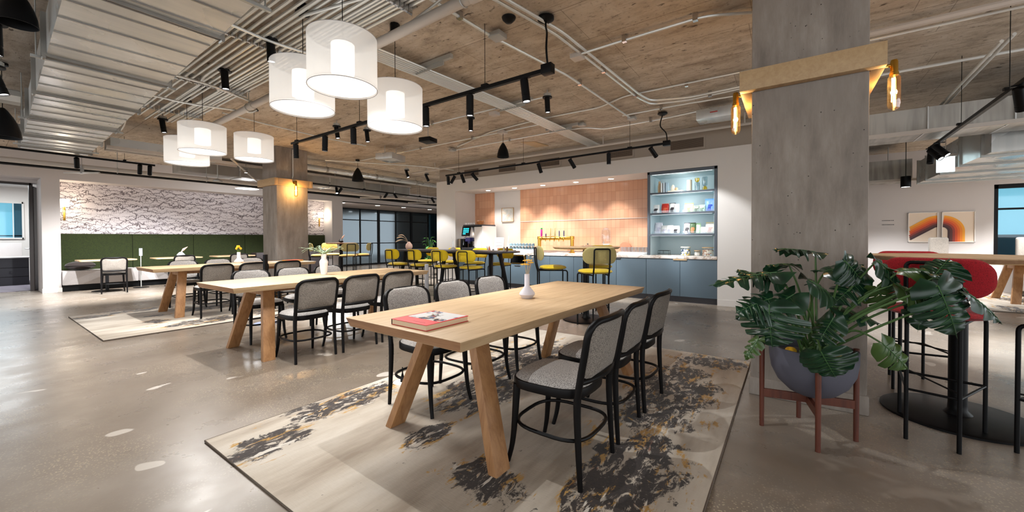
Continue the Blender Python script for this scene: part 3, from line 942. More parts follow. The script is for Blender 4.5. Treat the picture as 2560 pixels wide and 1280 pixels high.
# ---------------------------------------------------------------- upholstered high stools
def make_stool(label, loc, rz, SH, m_seat, m_back, m_rear, group):
    t = thing('bar_stool', label, 'bar stool', loc, rz, group)
    out = []
    for i in range(36):
        a = 2 * PI * i / 36
        ca, sa = math.cos(a), math.sin(a)
        out.append((0.225 * math.copysign(abs(ca) ** 0.8, ca), 0.205 * math.copysign(abs(sa) ** 0.8, sa) + 0.0))
    obj('seat', MB().pad(out, lambda a, b, q: (a, b, SH - 0.035 + q), 0.035, 0.03, p=4), m_seat, t)
    def cv(x, z, off=0):
        return (x, -0.225 + 0.06 * (x / 0.23) ** 2 + off - (z - SH) * 0.06, z)
    ol = rrect(0.46, 0.22, 0.095, 7, 0, SH + 0.185)
    rg = (0, 0.3, 0.55, 0.75, 0.9, 0.97, 1.0)
    obj('backrest', MB().pad(ol, lambda a, b, q: cv(a, b, q), 0.032, 0.002, rings=rg), m_back, t)
    obj('backrest_shell', MB().pad(ol, lambda a, b, q: cv(a, b, q), 0.0015, 0.022, rings=rg), m_rear, t)
    r = 0.0105
    hw = 0.105
    zt = SH + 0.27
    y0 = -0.262
    hoop = [(-hw, -0.225, SH - 0.1), (-hw, y0, SH + 0.04), (-hw, y0 - 0.012, SH + 0.2), (-hw, y0 - 0.012, zt), (hw, y0 - 0.012, zt), (hw, y0 - 0.012, SH + 0.2), (hw, y0, SH + 0.04), (hw, -0.225, SH - 0.1)]
    obj('back_hoop', MB().tube(bendpath(hoop, 0.05), r, 10), M['black_metal'], t)
    for s in (-1, 1):
        obj('leg', MB().tube([(s * hw, -0.225, 0), (s * hw, -0.225, SH - 0.09)], r, 10), M['black_metal'], t)
    for s in (-1, 1):
        obj('leg', MB().tube(bendpath([(s * 0.185, 0.19, 0), (s * 0.185, 0.19, SH - 0.07), (s * 0.14, 0.08, SH - 0.072), (s * hw, -0.225, SH - 0.072)], 0.04), r, 10), M['black_metal'], t)
    fz = 0.30 if SH > 0.72 else 0.22
    fr_ = MB().tube([(-hw, -0.225, fz), (-0.185, 0.19, fz)], 0.007, 8).tube([(hw, -0.225, fz), (0.185, 0.19, fz)], 0.007, 8)
    fr_.tube([(-0.185, 0.19, fz), (0.185, 0.19, fz)], 0.008, 8).tube([(-hw, -0.225, fz), (hw, -0.225, fz)], 0.007, 8)
    fr_.tube([(-0.185, 0.19, fz + 0.03), (hw, -0.225, fz + 0.03)], 0.005, 8)
    obj('footrest', fr_, M['black_metal'], t)
    return t
GY = 'yellow stools around the long dark table'
ys = make_stool('yellow counter stool in the near row of the dark table, closest to the kitchen cabinets', (5.62, 4.93, 0), R(-84), 0.69, M['yellow'], M['yellow'], M['yellow'], GY)
for x, y, a, lb in [
    (5.62, 5.60, -88, 'yellow counter stool in the near row of the dark table, second from the kitchen end'),
    (5.62, 6.32, -92, 'yellow counter stool in the near row of the dark table, third from the kitchen end'),
    (5.62, 7.05, -88, 'yellow counter stool in the near row of the dark table, leftmost in the photo'),
    (6.74, 5.08, 90, 'yellow counter stool across the dark table beside the drawer niche in the cabinets'),
    (6.74, 5.80, 92, 'yellow counter stool across the dark table in front of the coffee machine'),
    (6.74, 6.62, 88, 'yellow counter stool across the dark table behind the clear bud vase'),
    (6.74, 7.36, 90, 'yellow counter stool across the dark table near the green plant and glass wall')]:
    dup(ys, (x, y, 0), R(a), lb)
def face(cx, cy, tx, ty):
    return math.atan2(ty - cy, tx - cx) - PI / 2
GK = 'khaki backed stools at the round oak table'
ks = make_stool('khaki backed bar stool in front of the round table, seen from behind', (4.96, 2.14, 0), face(4.96, 2.14, 5.35, 2.50), 0.79, M['yellow'], M['yellow'], M['khaki'], GK)
dup(ks, (5.30, 2.98, 0), face(5.30, 2.98, 5.62, 2.58), 'khaki backed bar stool seen in profile left of the round table')
dup(ks, (5.84, 2.48, 0), face(5.84, 2.48, 5.35, 2.45), 'bar stool behind the round table, only its yellow seat edge showing')
GM = 'mustard stools at the high table by the glass wall'
ms = make_stool('mustard backed stool facing the glass wall, centre of its group', (6.02, 9.62, 0), face(6.02, 9.62, 6.2, 10.25), 0.80, M['mustard'], M['mustard'], M['khaki'], GM)
dup(ms, (6.58, 9.85, 0), face(6.58, 9.85, 6.2, 10.25), 'mustard backed stool at the high table by the glass wall, rightmost')
dup(ms, (5.68, 10.45, 0), face(5.68, 10.45, 6.2, 10.25), 'mustard backed stool nearest the far column, leftmost of its group')
dup(ms, (6.28, 10.85, 0), face(6.28, 10.85, 6.2, 10.25), 'mustard backed stool on the far side of the high table by the glass wall')
GR = 'red stools at the round table on the right'
rs = make_stool('red bar stool with its back to the camera beside the monstera leaves', (3.43, -0.735, 0), face(3.43, -0.735, 3.85, -0.86), 0.785, M['red'], M['red'], M['red'], GR)
dup(rs, (4.46, -0.84, 0), face(4.42, -0.82, 3.85, -0.87), 'red bar stool on the far side of the round table, seen under the tabletop')
dup(rs, (3.36, -1.30, 0), face(3.36, -1.30, 3.85, -0.87), 'red bar stool whose seat is cut off by the right edge of the photo')

# ---------------------------------------------------------------- high tables
def pedestal(x, y, r, H, m, label, br=0.33, name='round_high_table'):
    t = thing(name, label, 'table', (x, y, 0))
    obj('tabletop', MB().lathe([(0, H), (r - 0.002, H), (r, H - 0.006), (r - 0.03, H - 0.03), (0, H - 0.032)][::-1], n=48), m, t)
    obj('column_post', MB().lathe([(0.075, 0.02), (0.048, 0.05), (0.045, 0.09), (0.045, H - 0.04), (0.11, H - 0.033)], n=24), M['black_metal'], t)
    obj('floor_plate', MB().lathe([(br, 0.0), (br, 0.012), (br - 0.02, 0.02), (0.05, 0.026)], n=40), M['black_metal'], t)
    return t
pedestal(5.35, 2.45, 0.49, 1.075, M['oak'], 'round oak bar table in front of the beer taps', 0.34)
pedestal(6.2, 10.25, 0.40, 1.10, plain('walnut_top', srgb(120, 84, 60), 0.5), 'round walnut high table between mustard stools by the glass wall', 0.30)
pedestal(3.84, -0.92, 0.47, 1.075, M['oak'], 'round oak bar table ringed by red stools at right', 0.38)
t = thing('long_high_table', 'long dark counter height table with splayed black legs', 'table', (6.14, 6.0, 0))
poly = rrect(0.78, 3.5, 0.36, 8)
obj('tabletop', MB().prism(poly, 0.925, 0.955), M['dark_table'], t, 0.004)
for y, sy in ((-1.25, -1), (0.0, 0), (1.25, 1)):
    for sx in (-1, 1):
        obj('leg', MB().beam((sx * 0.30, y + sy * 0.12, 0), (sx * 0.14, y, 0.925), 0.035, 0.06, up=(1, 0, 0), w2=0.05, h2=0.085), M['black_wood'], t, 0.004)
obj('underframe', MB().box(-0.17, 0.17, -1.3, 1.3, 0.89, 0.925), M['black_wood'], t, 0.003)
# ---------------------------------------------------------------- office furniture seen through the open door
t = thing('office_desk', 'white topped office desk with black drawers seen through the open door', 'desk', (0.0, 17.0, 0.012))
obj('desktop', MB().box(-1.6, 1.3, -0.35, 0.35, 0.72, 0.75), M['white_cer'], t, 0.006)
for x in (-0.9, 0.35):
    dr_ = obj('drawer_unit', MB().box(x, x + 0.75, -0.30, 0.30, 0.0, 0.72), M['kick'], t, 0.004)
    for z in (0.22, 0.46):
        obj('drawer_gap', MB().box(x + 0.01, x + 0.74, -0.303, -0.299, z, z + 0.012), M['black_metal'], dr_, smooth=False)
obj('privacy_screen', MB().box(-1.6, 1.02, 0.30, 0.33, 0.75, 1.12), M['bench'], t, 0.004)
t = thing('added_office_light', 'slim strip light added on the office ceiling to brighten the room', 'ceiling light', (0.6, 16.6, 2.745))  # lamp added to brighten the dim office
obj('light_bar', MB().box(-0.6, 0.6, -0.04, 0.04, -0.03, 0.004), emis('added_office_tube', (0.9, 0.97, 1.0), 3.0), t, smooth=False)
lamp('AREA', (0.6, 16.6, 2.70), 45, (0.9, 0.96, 1.0), 1.2, aim=(0.6, 16.6, 0), parent=t, sx=0.3)

# ---------------------------------------------------------------- kitchen joinery
def cabinet(y0, y1, doors, label, handle=None):
    t = thing('base_cabinet', label, 'cabinet', (7.75, y0, 0), 0, 'slate blue base cabinets')
    w = y1 - y0
    obj('carcass', MB().box(0.022, 0.80, 0.001, w - 0.001, 0.11, 0.808), M['cab_frame'], t, smooth=False)
    obj('plinth', MB().box(0.05, 0.78, 0.001, w - 0.001, 0.0, 0.109), M['kick'], t, smooth=False)
    e = [0.0] + doors + [w]
    for a, b in zip(e, e[1:]):
        d = obj('door', MB().box(0.0, 0.021, a + 0.003, b - 0.003, 0.113, 0.803), M['cab'], t, 0.002)
        if handle and abs(a - handle[0]) < 0.01 or handle and abs(b - handle[0]) < 0.01:
            s = 1 if abs(a - handle[0]) < 0.01 else -1
            y = handle[0]
            obj('handle', MB().box(-0.018, 0.004, min(y, y + s * handle[1]), max(y, y + s * handle[1]), 0.785, 0.806), M['plywood'] if handle[2] else M['kick'], d, 0.002)
    return t
cabinet(1.04, 2.28, [0.62], 'slate blue double door cabinet under the lit shelf unit', (0.62, 0.12, True))
cabinet(2.28, 3.48, [0.60], 'slate blue double door cabinet under the row of glasses', (0.60, 0.09, False))
cabinet(3.48, 4.44, [0.36], 'slate blue cabinet with one narrow door below the brass taps')
cabinet(4.44, 5.08, [], 'slate blue single door cabinet left of the taps')
cabinet(5.60, 6.50, [0.45], 'slate blue cabinet behind the dark table under the coffee machine')
cabinet(6.50, 7.345, [0.42], 'slate blue cabinet at the left end of the kitchen run')
t = thing('drawer_cabinet', 'slate blue cabinet with a black open slot framed in brass', 'cabinet', (7.75, 5.08, 0), 0)
obj('carcass', MB().box(0.022, 0.80, 0.001, 0.519, 0.11, 0.60).box(0.30, 0.80, 0.001, 0.519, 0.60, 0.808).box(0.022, 0.80, 0.001, 0.03, 0.6, 0.808).box(0.022, 0.80, 0.42, 0.519, 0.6, 0.808), M['cab_frame'], t, smooth=False)
obj('plinth', MB().box(0.05, 0.78, 0.001, 0.519, 0.0, 0.109), M['kick'], t, smooth=False)
dr = obj('drawer', MB().box(0, 0.021, 0.003, 0.517, 0.113, 0.58), M['cab'], t, 0.002)
obj('handle', MB().box(-0.012, 0.003, 0.17, 0.33, 0.545, 0.56), M['kick'], dr, smooth=False)
obj('slot_frame', MB().box(-0.004, 0.02, 0.02, 0.43, 0.60, 0.612).box(-0.004, 0.02, 0.02, 0.43, 0.785, 0.797).box(-0.004, 0.02, 0.02, 0.032, 0.6, 0.797).box(-0.004, 0.02, 0.418, 0.43, 0.6, 0.797), M['brass'], t, smooth=False)
obj('slot_lining', MB().box(0.02, 0.29, 0.032, 0.418, 0.612, 0.614).box(0.28, 0.29, 0.032, 0.418, 0.612, 0.785), M['black_metal'], t, smooth=False)
tag(obj('countertop', MB().box(7.735, 8.565, 1.045, 7.345, 0.811, 0.868), M['marble'], None, 0.004), 'long veined marble countertop running under tiles and shelves', 'countertop')

# lit shelf unit
su = thing('shelf_unit', 'tall slate framed shelf unit with glowing pale blue bays', 'shelf', (7.74, 1.045, 0.869))
Wd, Hd = 1.21, 1.60
fr = MB().box(0, 0.74, 0, 0.045, 0, Hd).box(0, 0.74, Wd - 0.045, Wd, 0, Hd).box(0, 0.74, 0, Wd, Hd - 0.05, Hd)
obj('outer_frame', fr, M['cab_frame'], su, 0.003, smooth=False)
obj('back_panel', MB().box(0.70, 0.715, 0.045, Wd - 0.045, 0, Hd - 0.05), M['led_lit_blue'], su, smooth=False)
obj('side_lining', MB().box(0.02, 0.70, 0.046, 0.052, 0, Hd - 0.05), M['led_lit_blue'], su, smooth=False)
obj('side_lining', MB().box(0.02, 0.70, Wd - 0.052, Wd - 0.046, 0, Hd - 0.05), M['led_lit_blue'], su, smooth=False)
obj('side_lining', MB().box(0.02, 0.70, 0.052, Wd - 0.052, Hd - 0.056, Hd - 0.051), M['led_lit_blue'], su, smooth=False)
SZ = (0.40, 0.80, 1.19)
for z in SZ:
    s = obj('shelf_board', MB().box(0.0, 0.018, 0.045, Wd - 0.045, z - 0.024, z + 0.008), M['cab_frame'], su, 0.002)
    obj('shelf_lining', MB().box(0.018, 0.70, 0.052, Wd - 0.052, z - 0.015, z + 0.005), M['led_lit_blue'], s, smooth=False)
led = emis('shelf_led_strip', (0.97, 0.99, 1.0), 0.45)
for i, z in enumerate((Hd - 0.058, SZ[2] - 0.026, SZ[1] - 0.026, SZ[0] - 0.026)):
    obj('led_strip', MB().box(0.03, 0.045, 0.08, Wd - 0.08, z - 0.004, z), led, su, smooth=False)
    lamp('AREA', (7.74 + 0.08, 1.045 + Wd / 2, 0.869 + z - 0.01), 1.5 if i < 3 else 0.8, (0.95, 0.99, 1.0), 0.05, aim=(8.3, 1.045 + Wd / 2, 0.869 + z - 0.45), parent=su, sx=1.0)

Z3, Z2, Z1, Z0 = 0.869 + 1.19 + 0.009, 0.869 + 0.80 + 0.009, 0.869 + 0.40 + 0.009, 0.869
X0 = 7.98
wood_l = plain('pale_turned_wood', srgb(214, 178, 138), 0.5, var=0.1)
cream = plain('cream_ceramic', srgb(232, 222, 202), 0.5)
def simple(name, mb, mat, label, cat, loc, group=None, bevel=0.002, rz=0.0, smooth=True):
    o = obj(name, mb, mat, None, bevel, smooth, loc=loc)
    o.rotation_euler = (0, 0, rz)
    return tag(o, label, cat, group)
simple('wooden_bottle', MB().lathe([(0.0, 0), (0.032, 0), (0.033, 0.14), (0.022, 0.19), (0.020, 0.24), (0.0, 0.245)], n=20), wood_l, 'pale turned wooden bottle at the left of the top shelf', 'bottle', (X0, 2.09, Z3))
for i, (c, h) in enumerate((((236, 236, 232), 0.20), ((206, 218, 226), 0.205), ((168, 190, 204), 0.205))):
    t = thing('upright_book', ('white upright book next to the wooden bottle', 'pale blue upright book, middle of three on the top shelf', 'grey blue upright book, rightmost of three on the top shelf')[i], 'book', (X0, 2.035 - i * 0.045, Z3), 0, 'upright books on the top shelf')
    obj('cover', MB().box(-0.07, 0.07, -0.018, -0.015, 0, h).box(-0.07, 0.07, 0.015, 0.018, 0, h).box(-0.07, -0.067, -0.018, 0.018, 0, h), plain('book_cloth', srgb(*c), 0.6), t, smooth=False)
    obj('pages', MB().box(-0.067, 0.065, -0.015, 0.015, 0.004, h - 0.004), M['page'], t, smooth=False)
t = thing('flat_book', 'cream book lying flat under the stone shapes on the top shelf', 'book', (X0, 1.79, Z3))
obj('cover', MB().box(-0.08, 0.08, -0.13, 0.13, 0, 0.003).box(-0.08, 0.08, -0.13, 0.13, 0.034, 0.037).box(-0.08, -0.077, -0.13, 0.13, 0.003, 0.034), cream, t, smooth=False)
obj('pages', MB().box(-0.077, 0.078, -0.127, 0.127, 0.003, 0.034), M['page'], t, smooth=False)
simple('arch_ornament', MB().pad([(-0.035, 0), (0.035, 0), (0.04, 0.05), (0.03, 0.10), (0.0, 0.125), (-0.03, 0.10), (-0.04, 0.05)], lambda a, b, q: (q, a, b), 0.02, 0.02), cream, 'cream rounded stone ornament standing on the flat book', 'ornament', (X0, 1.84, Z3 + 0.038), bevel=0)
simple('pebble_ornament', MB().pad([(0.03 * math.cos(a) , 0.032 + 0.032 * math.sin(a)) for a in [2 * PI * i / 16 for i in range(16)]], lambda a, b, q: (q, a, b), 0.02, 0.02), wood_l, 'tan pebble ornament leaning beside the cream stone', 'ornament', (X0 - 0.01, 1.775, Z3 + 0.038), bevel=0)
simple('cylinder_vase', MB().lathe([(0.0, 0), (0.045, 0), (0.046, 0.22), (0.042, 0.225), (0.038, 0.22), (0.036, 0.02)], n=24, cap=False), cream, 'tall cream cylinder vase in the middle of the top shelf', 'vase', (X0, 1.545, Z3))
yel = glassy('yellow_glass', (0.95, 0.72, 0.05), 0.15)
for (y, flip, lb) in ((1.41, 0, 'glass vase with yellow cup on top, left of the pair'), (1.28, 1, 'glass vase with yellow cup at its foot, right of the pair')):
    t = thing('glass_vase', lb, 'vase', (X0, y, Z3), 0, 'two tone glass vases')
    big = [(0.040, 0.0), (0.043, 0.01), (0.043, 0.15), (0.036, 0.165), (0.012, 0.17)]
    cup = [(0.012, 0.17), (0.034, 0.185), (0.040, 0.21), (0.040, 0.245)]
    if flip:
        big = [(r, 0.26 - z) for r, z in big]; cup = [(r, 0.26 - z) for r, z in cup]
    obj('clear_cylinder', MB().lathe(big, n=24, cap=False), glassy('smoke_glass', (0.62, 0.72, 0.74), 0.12), t)
    obj('yellow_cup', MB().lathe(cup, n=24, cap=False), yel, t)

random.seed(11)
def bag(x, y, z, w, h, cols, label, group, lean=0.0, rz=0.0):
    t = thing('snack_bag', label, 'snack bag', (x, y, z), rz, group)
    ol = []
    n = 28
    for i in range(n):
        a = 2 * PI * i / n
        ca, sa = math.cos(a), math.sin(a)
        ol.append((w / 2 * math.copysign(abs(ca) ** 0.35, ca) * (1 - 0.06 * abs(sa)), h / 2 + h / 2 * math.copysign(abs(sa) ** 0.35, sa)))
    def fn(a, b, q):
        return (q + lean * b + 0.004 * math.sin(a * 60 + b * 20), a, b)
    m0 = plain('bag_foil', srgb(*cols[0]), 0.35, 0.0, var=0.12, vs=30)
    obj('pouch', MB().pad(ol, fn, 0.026, 0.028, p=2.2), m0, t)
    g = MB()
    ol2 = [(a * 0.62, h * 0.08 + b * 0.5) for a, b in ol]
    obj('printed_panel', MB().pad(ol2, lambda a, b, q: (-0.0285 + lean * b + q * 0.1 + 0.010 * ((a / w * 2) ** 2 + ((b - h / 2) / h * 2) ** 2), a, b), 0.01, 0.002), plain('bag_print', srgb(*cols[1]), 0.4, 0.0, var=0.5, vs=70), t)
    obj('crimped_seal', MB().box(lean * h - 0.003, lean * h + 0.003, -w / 2 * 0.92, w / 2 * 0.92, h * 0.95, h * 1.03), plain('bag_seal', srgb(*cols[2]), 0.4), t, smooth=False)
    return t
GB = 'snack bags on the shelves'
WH, RD, BK = (232, 230, 228), (190, 46, 34), (56, 52, 56)
for a in [
    (2.155, Z2, 0.13, 0.17, (WH, BK, WH), 'white snack bag with dark panel, leftmost on the second shelf'),
    (1.99, Z2, 0.15, 0.19, (RD, (214, 96, 60), (222, 140, 120)), 'red snack bag on the second shelf'),
    (1.85, Z2, 0.12, 0.19, (WH, BK, BK), 'white snack bag with black top right of the red one'),
    (1.77, Z2, 0.10, 0.17, (WH, (190, 196, 210), WH), 'plain white snack bag, rightmost of the left basket'),
    (1.555, Z2, 0.17, 0.17, ((238, 232, 190), (110, 130, 70), (228, 214, 60)), 'yellow topped snack bag on the second shelf'),
    (1.415, Z2, 0.11, 0.12, ((150, 160, 150), (70, 90, 60), (190, 200, 190)), 'small grey green snack bag on the second shelf'),
    (1.32, Z2, 0.11, 0.13, ((176, 206, 190), (90, 120, 90), (206, 226, 210)), 'small mint snack bag beside the blue one'),
    (1.20, Z2, 0.17, 0.23, ((120, 160, 214), (30, 70, 170), (60, 150, 220)), 'tall blue snack bag at the right of the second shelf'),
    (2.12, Z1, 0.16, 0.22, ((226, 224, 234), (200, 196, 216), (226, 224, 234)), 'tall white snack bag, leftmost on the third shelf'),
    (2.00, Z1, 0.13, 0.16, (WH, (206, 202, 214), WH), 'white snack bag second from left on the third shelf'),
    (1.89, Z1, 0.13, 0.16, (WH, (180, 178, 190), WH), 'white snack bag third from left on the third shelf'),
    (1.78, Z1, 0.13, 0.15, (WH, BK, WH), 'white snack bag with black base on the third shelf'),
    (1.58, Z1, 0.12, 0.20, ((190, 178, 190), BK, BK), 'grey and black snack bag starting the right group on the third shelf'),
    (1.48, Z1, 0.11, 0.20, ((70, 96, 60), (190, 110, 60), BK), 'dark green snack bag on the third shelf'),
    (1.40, Z1, 0.11, 0.19, ((190, 220, 180), (226, 236, 220), (190, 226, 190)), 'light green snack bag on the third shelf'),
    (1.30, Z1, 0.12, 0.12, (WH, (214, 206, 210), WH), 'low white snack bag between green and cream ones'),
    (1.19, Z1, 0.16, 0.20, ((238, 230, 214), (206, 176, 170), (240, 216, 130)), 'cream snack bag at the right end of the third shelf')]:
    bag(X0 + random.uniform(-0.03, 0.03), a[0], a[1] + 0.003, a[2], a[3], a[4], a[5], GB, random.uniform(0.05, 0.22))
ac = glassy('clear_acrylic', (0.95, 0.97, 0.98), 0.06)
for (y0, y1, z, lb) in ((1.72, 2.22, Z2, 'clear acrylic tray holding the left bags on the second shelf'), (1.11, 1.64, Z2, 'clear acrylic tray holding the right bags on the second shelf'),
                        (1.72, 2.22, Z1, 'clear acrylic tray holding the white bags on the third shelf'), (1.11, 1.64, Z1, 'clear acrylic tray holding the right bags on the third shelf')):
    simple('acrylic_tray', MB().box(7.86, 7.865, y0, y1, 0, 0.05).box(7.86, 8.12, y0, y0 + 0.004, 0, 0.05).box(7.86, 8.12, y1 - 0.004, y1, 0, 0.05).box(7.86, 8.12, y0, y1, 0, 0.003), ac, lb, 'tray', (0, 0, z), 'acrylic trays on the shelves', 0, smooth=False)
simple('wire_rack', MB().tube([(0, -0.10, 0.002), (0, -0.10, 0.085), (0, 0.10, 0.085), (0, 0.10, 0.002)], 0.004, 6).tube([(0.12, -0.10, 0.002), (0.12, -0.10, 0.085), (0.12, 0.10, 0.085), (0.12, 0.10, 0.002)], 0.004, 6)
       .tube([(0, -0.10, 0.03), (0, 0.10, 0.03)], 0.003, 6).tube([(0, -0.1, 0.03), (0.12, -0.1, 0.03)], 0.003, 6).tube([(0, 0.1, 0.03), (0.12, 0.1, 0.03)], 0.003, 6).tube([(0, 0, 0.03), (0, 0, 0.085)], 0.003, 6),
       M['black_metal'], 'small empty black wire rack on the counter in the shelf unit', 'rack', (7.92, 2.0, Z0), bevel=0)
def jar(y, r, h, lid, fill, label):
    t = thing('glass_jar', label, 'jar', (7.93, y, Z0), 0, 'glass jars on the counter')
    obj('glass_body', MB().lathe([(0.0, 0.001), (r, 0.001), (r, h), (r * 0.92, h + 0.008)], n=28, cap=False), M['clear_glass'], t)
    k = N('jar_contents')
    vv = k.n('TexVoronoi', feature='F1'); k.l(k.coord(), vv.inputs['Vector']); vv.inputs['Scale'].default_value = 38
    s = k.sep(vv.outputs[1])
    c = k.ramp(s[0], [(0.0, srgb(*fill[0])), (0.4, srgb(*fill[1])), (0.75, srgb(*fill[2]))], True)
    k.color(c); k.set(Roughness=0.5)
    obj('contents', MB().lathe([(0.0, 0.005), (r - 0.004, 0.005), (r - 0.004, h * 0.8), (r * 0.5, h * 0.9), (0.0, h * 0.92)], n=28), k.m, t)
    obj('lid', MB().lathe([(0.0, h + 0.008), (r * 1.02, h + 0.008), (r * 1.02, h + 0.024), (0.0, h + 0.026)], n=28), lid, t)
jar(1.60, 0.085, 0.14, cream, ((240, 240, 236), (60, 80, 110), (226, 190, 60)), 'glass jar of wrapped sweets with cream lid, leftmost of three')
jar(1.395, 0.055, 0.075, M['plywood'], ((236, 230, 220), (224, 214, 200), (230, 226, 216)), 'low glass jar of white contents with wooden lid')
jar(1.215, 0.10, 0.135, M['plywood'], ((230, 214, 190), (170, 120, 90), (200, 206, 210)), 'wide glass jar of mixed treats with wooden lid, rightmost')

# drinks end of the counter
CT = 0.869
def glass_cup(x, y, z, label, group, r=0.032, h=0.10, mat=None, name='drinking_glass'):
    o = obj(name, MB().lathe([(0.0, 0.0), (r * 0.85, 0.0), (r, h), (r * 0.93, h), (r * 0.8, 0.006), (0.0, 0.006)], n=16, cap=False), mat or M['clear_glass'], loc=(x, y, z))
    return tag(o, label, 'glass', group)
gl0 = None
for j in range(2):
    for i in range(8):
        p = (8.0 + j * 0.09, 2.36 + i * 0.072, CT + 0.045)
        if gl0 is None:
            gl0 = glass_cup(*p, 'clear upturned drinking glass in the double row beside the shelf unit', 'drinking glasses in rows')
        else:
            c = gl0.copy(); C.objects.link(c); c.location = p
simple('glass_tray', MB().box(-0.06, 0.15, -0.03, 0.56, 0, 0.044), M['white_cer'], 'white tray under the rows of drinking glasses', 'tray', (8.0, 2.35, CT), bevel=0.004)
simple('napkin_box', MB().box(-0.05, 0.05, -0.05, 0.05, 0, 0.05), M['clear_glass'], 'small clear box on the counter against the shelf unit', 'box', (7.86, 2.33, CT), bevel=0.003)
t = thing('water_dispenser', 'clear glass water dispenser jar standing on the counter', 'dispenser', (8.0, 3.20, CT))
obj('stand', MB().lathe([(0.09, 0.0), (0.09, 0.012), (0.06, 0.02), (0.06, 0.20), (0.09, 0.21)], n=20), M['white_cer'], t)
obj('jar_body', MB().lathe([(0.0, 0.21), (0.095, 0.215), (0.108, 0.26), (0.108, 0.46), (0.09, 0.51), (0.06, 0.525)], n=28, cap=False), M['clear_glass'], t)
obj('lid', MB().lathe([(0.065, 0.525), (0.065, 0.545), (0.02, 0.55), (0.018, 0.57), (0.0, 0.572)], n=20), M['clear_glass'], t)
obj('tap', MB().tube([(-0.09, 0, 0.25), (-0.135, 0, 0.25), (-0.135, 0, 0.22)], 0.008, 8), M['chrome'], t)
simple('round_board', MB().lathe([(0.0, -0.012), (0.125, -0.012), (0.13, 0.0), (0.0, 0.0)], (0, 0, 0), 32, axis=(1, 0, 0.22)), plain('rose_wood_board', srgb(206, 140, 110), 0.5), 'round pinkish board leaning on the tiles beside the dispenser', 'board', (8.52, 2.96, CT + 0.13), bevel=0)
tp = thing('tap_tower', 'polished brass beer tap tower arching over the counter', 'tap tower', (8.0, 4.43, CT))
arch = MB()
for s in (-1, 1):
    arch.lathe([(0.06, 0.0), (0.06, 0.012), (0.042, 0.03), (0.042, 0.30), (0.05, 0.31), (0.05, 0.38)], (0, s * 0.43, 0), 20)
arch.tube([(0, -0.46, 0.335), (0, 0.46, 0.335)], 0.046, 18)
obj('arch', arch, M['brass'], tp)
obj('drip_tray', MB().box(-0.14, 0.02, -0.40, 0.40, 0.0, 0.018), M['chrome'], tp, 0.003)
hc = [((226, 60, 160), 0.17, 0.020), ((80, 50, 110), 0.07, 0.012), ((232, 206, 150), 0.17, 0.018), ((232, 206, 150), 0.17, 0.018), ((70, 84, 130), 0.12, 0.011), ((60, 70, 110), 0.12, 0.011)]
for i, (c, h, r) in enumerate(hc):
    y = 0.34 - i * 0.118
    h, r = h * 1.25, r * 1.2
    tp_ = obj('faucet', MB().tube([(0, y, 0.335), (-0.06, y, 0.335), (-0.075, y, 0.30), (-0.078, y, 0.26)], [0.014, 0.014, 0.010, 0.008], 10).lathe([(0.018, 0.0), (0.018, 0.02)], (-0.055, y, 0.335), 12, axis=(0, 0, 1)), M['brass'], tp)
    hd = obj('tap_handle', MB().lathe([(0.006, 0.0), (0.008, 0.02), (r, 0.04), (r * 1.05, h * 0.7), (r * 0.8, h), (0.0, h + 0.005)], (-0.055, y, 0.355), 14), plain('tap_handle_paint', srgb(*c), 0.4), tp)
    if i == 0:
        obj('green_badge', MB().lathe([(0.0, 0.0), (0.024, 0.0), (0.024, 0.03), (0.0, 0.03)], (-0.055, y, 0.355 + h - 0.02), 14), plain('green_badge_paint', srgb(50, 170, 80), 0.4), hd)
cup_m = plain('slate_teal_cup', srgb(112, 134, 142), 0.35)
bx = thing('cup_rack', 'white box with a dark slot under the stacked cups', 'box', (7.95, 5.30, CT))
obj('casing', MB().box(-0.12, 0.16, -0.40, 0.40, 0, 0.075), M['white_cer'], bx, 0.004)
obj('slot', MB().box(-0.124, -0.119, 0.12, 0.24, 0.035, 0.05), M['black_metal'], bx, smooth=False)
c0 = None
for k in range(2):
    for i in range(8):
        p = (7.90 + 0.0 * k, 5.62 - i * 0.092, CT + 0.076 + k * 0.075)
        if c0 is None:
            c0 = thing('coffee_cup', 'slate teal upturned cup in the two tier stack on the counter', 'cup', p, 0, 'stacked coffee cups')
            obj('cup_body', MB().lathe([(0.0, 0.066), (0.026, 0.066), (0.036, 0.045), (0.041, 0.0), (0.038, 0.0), (0.033, 0.04), (0.0, 0.06)], n=18, cap=False), cup_m, c0)
            obj('handle', MB().tube([(-0.037, 0, 0.05), (-0.058, 0, 0.045), (-0.060, 0, 0.022), (-0.040, 0, 0.014)], 0.0045, 6), cup_m, c0)
        else:
            dup(c0, p)
simple('cup_divider', MB().box(7.84, 7.97, 4.92, 5.68, 0.0, 0.004), M['white_cer'], 'thin white divider between the two tiers of cups', 'divider', (0, 0, CT + 0.145), bevel=0, smooth=False)
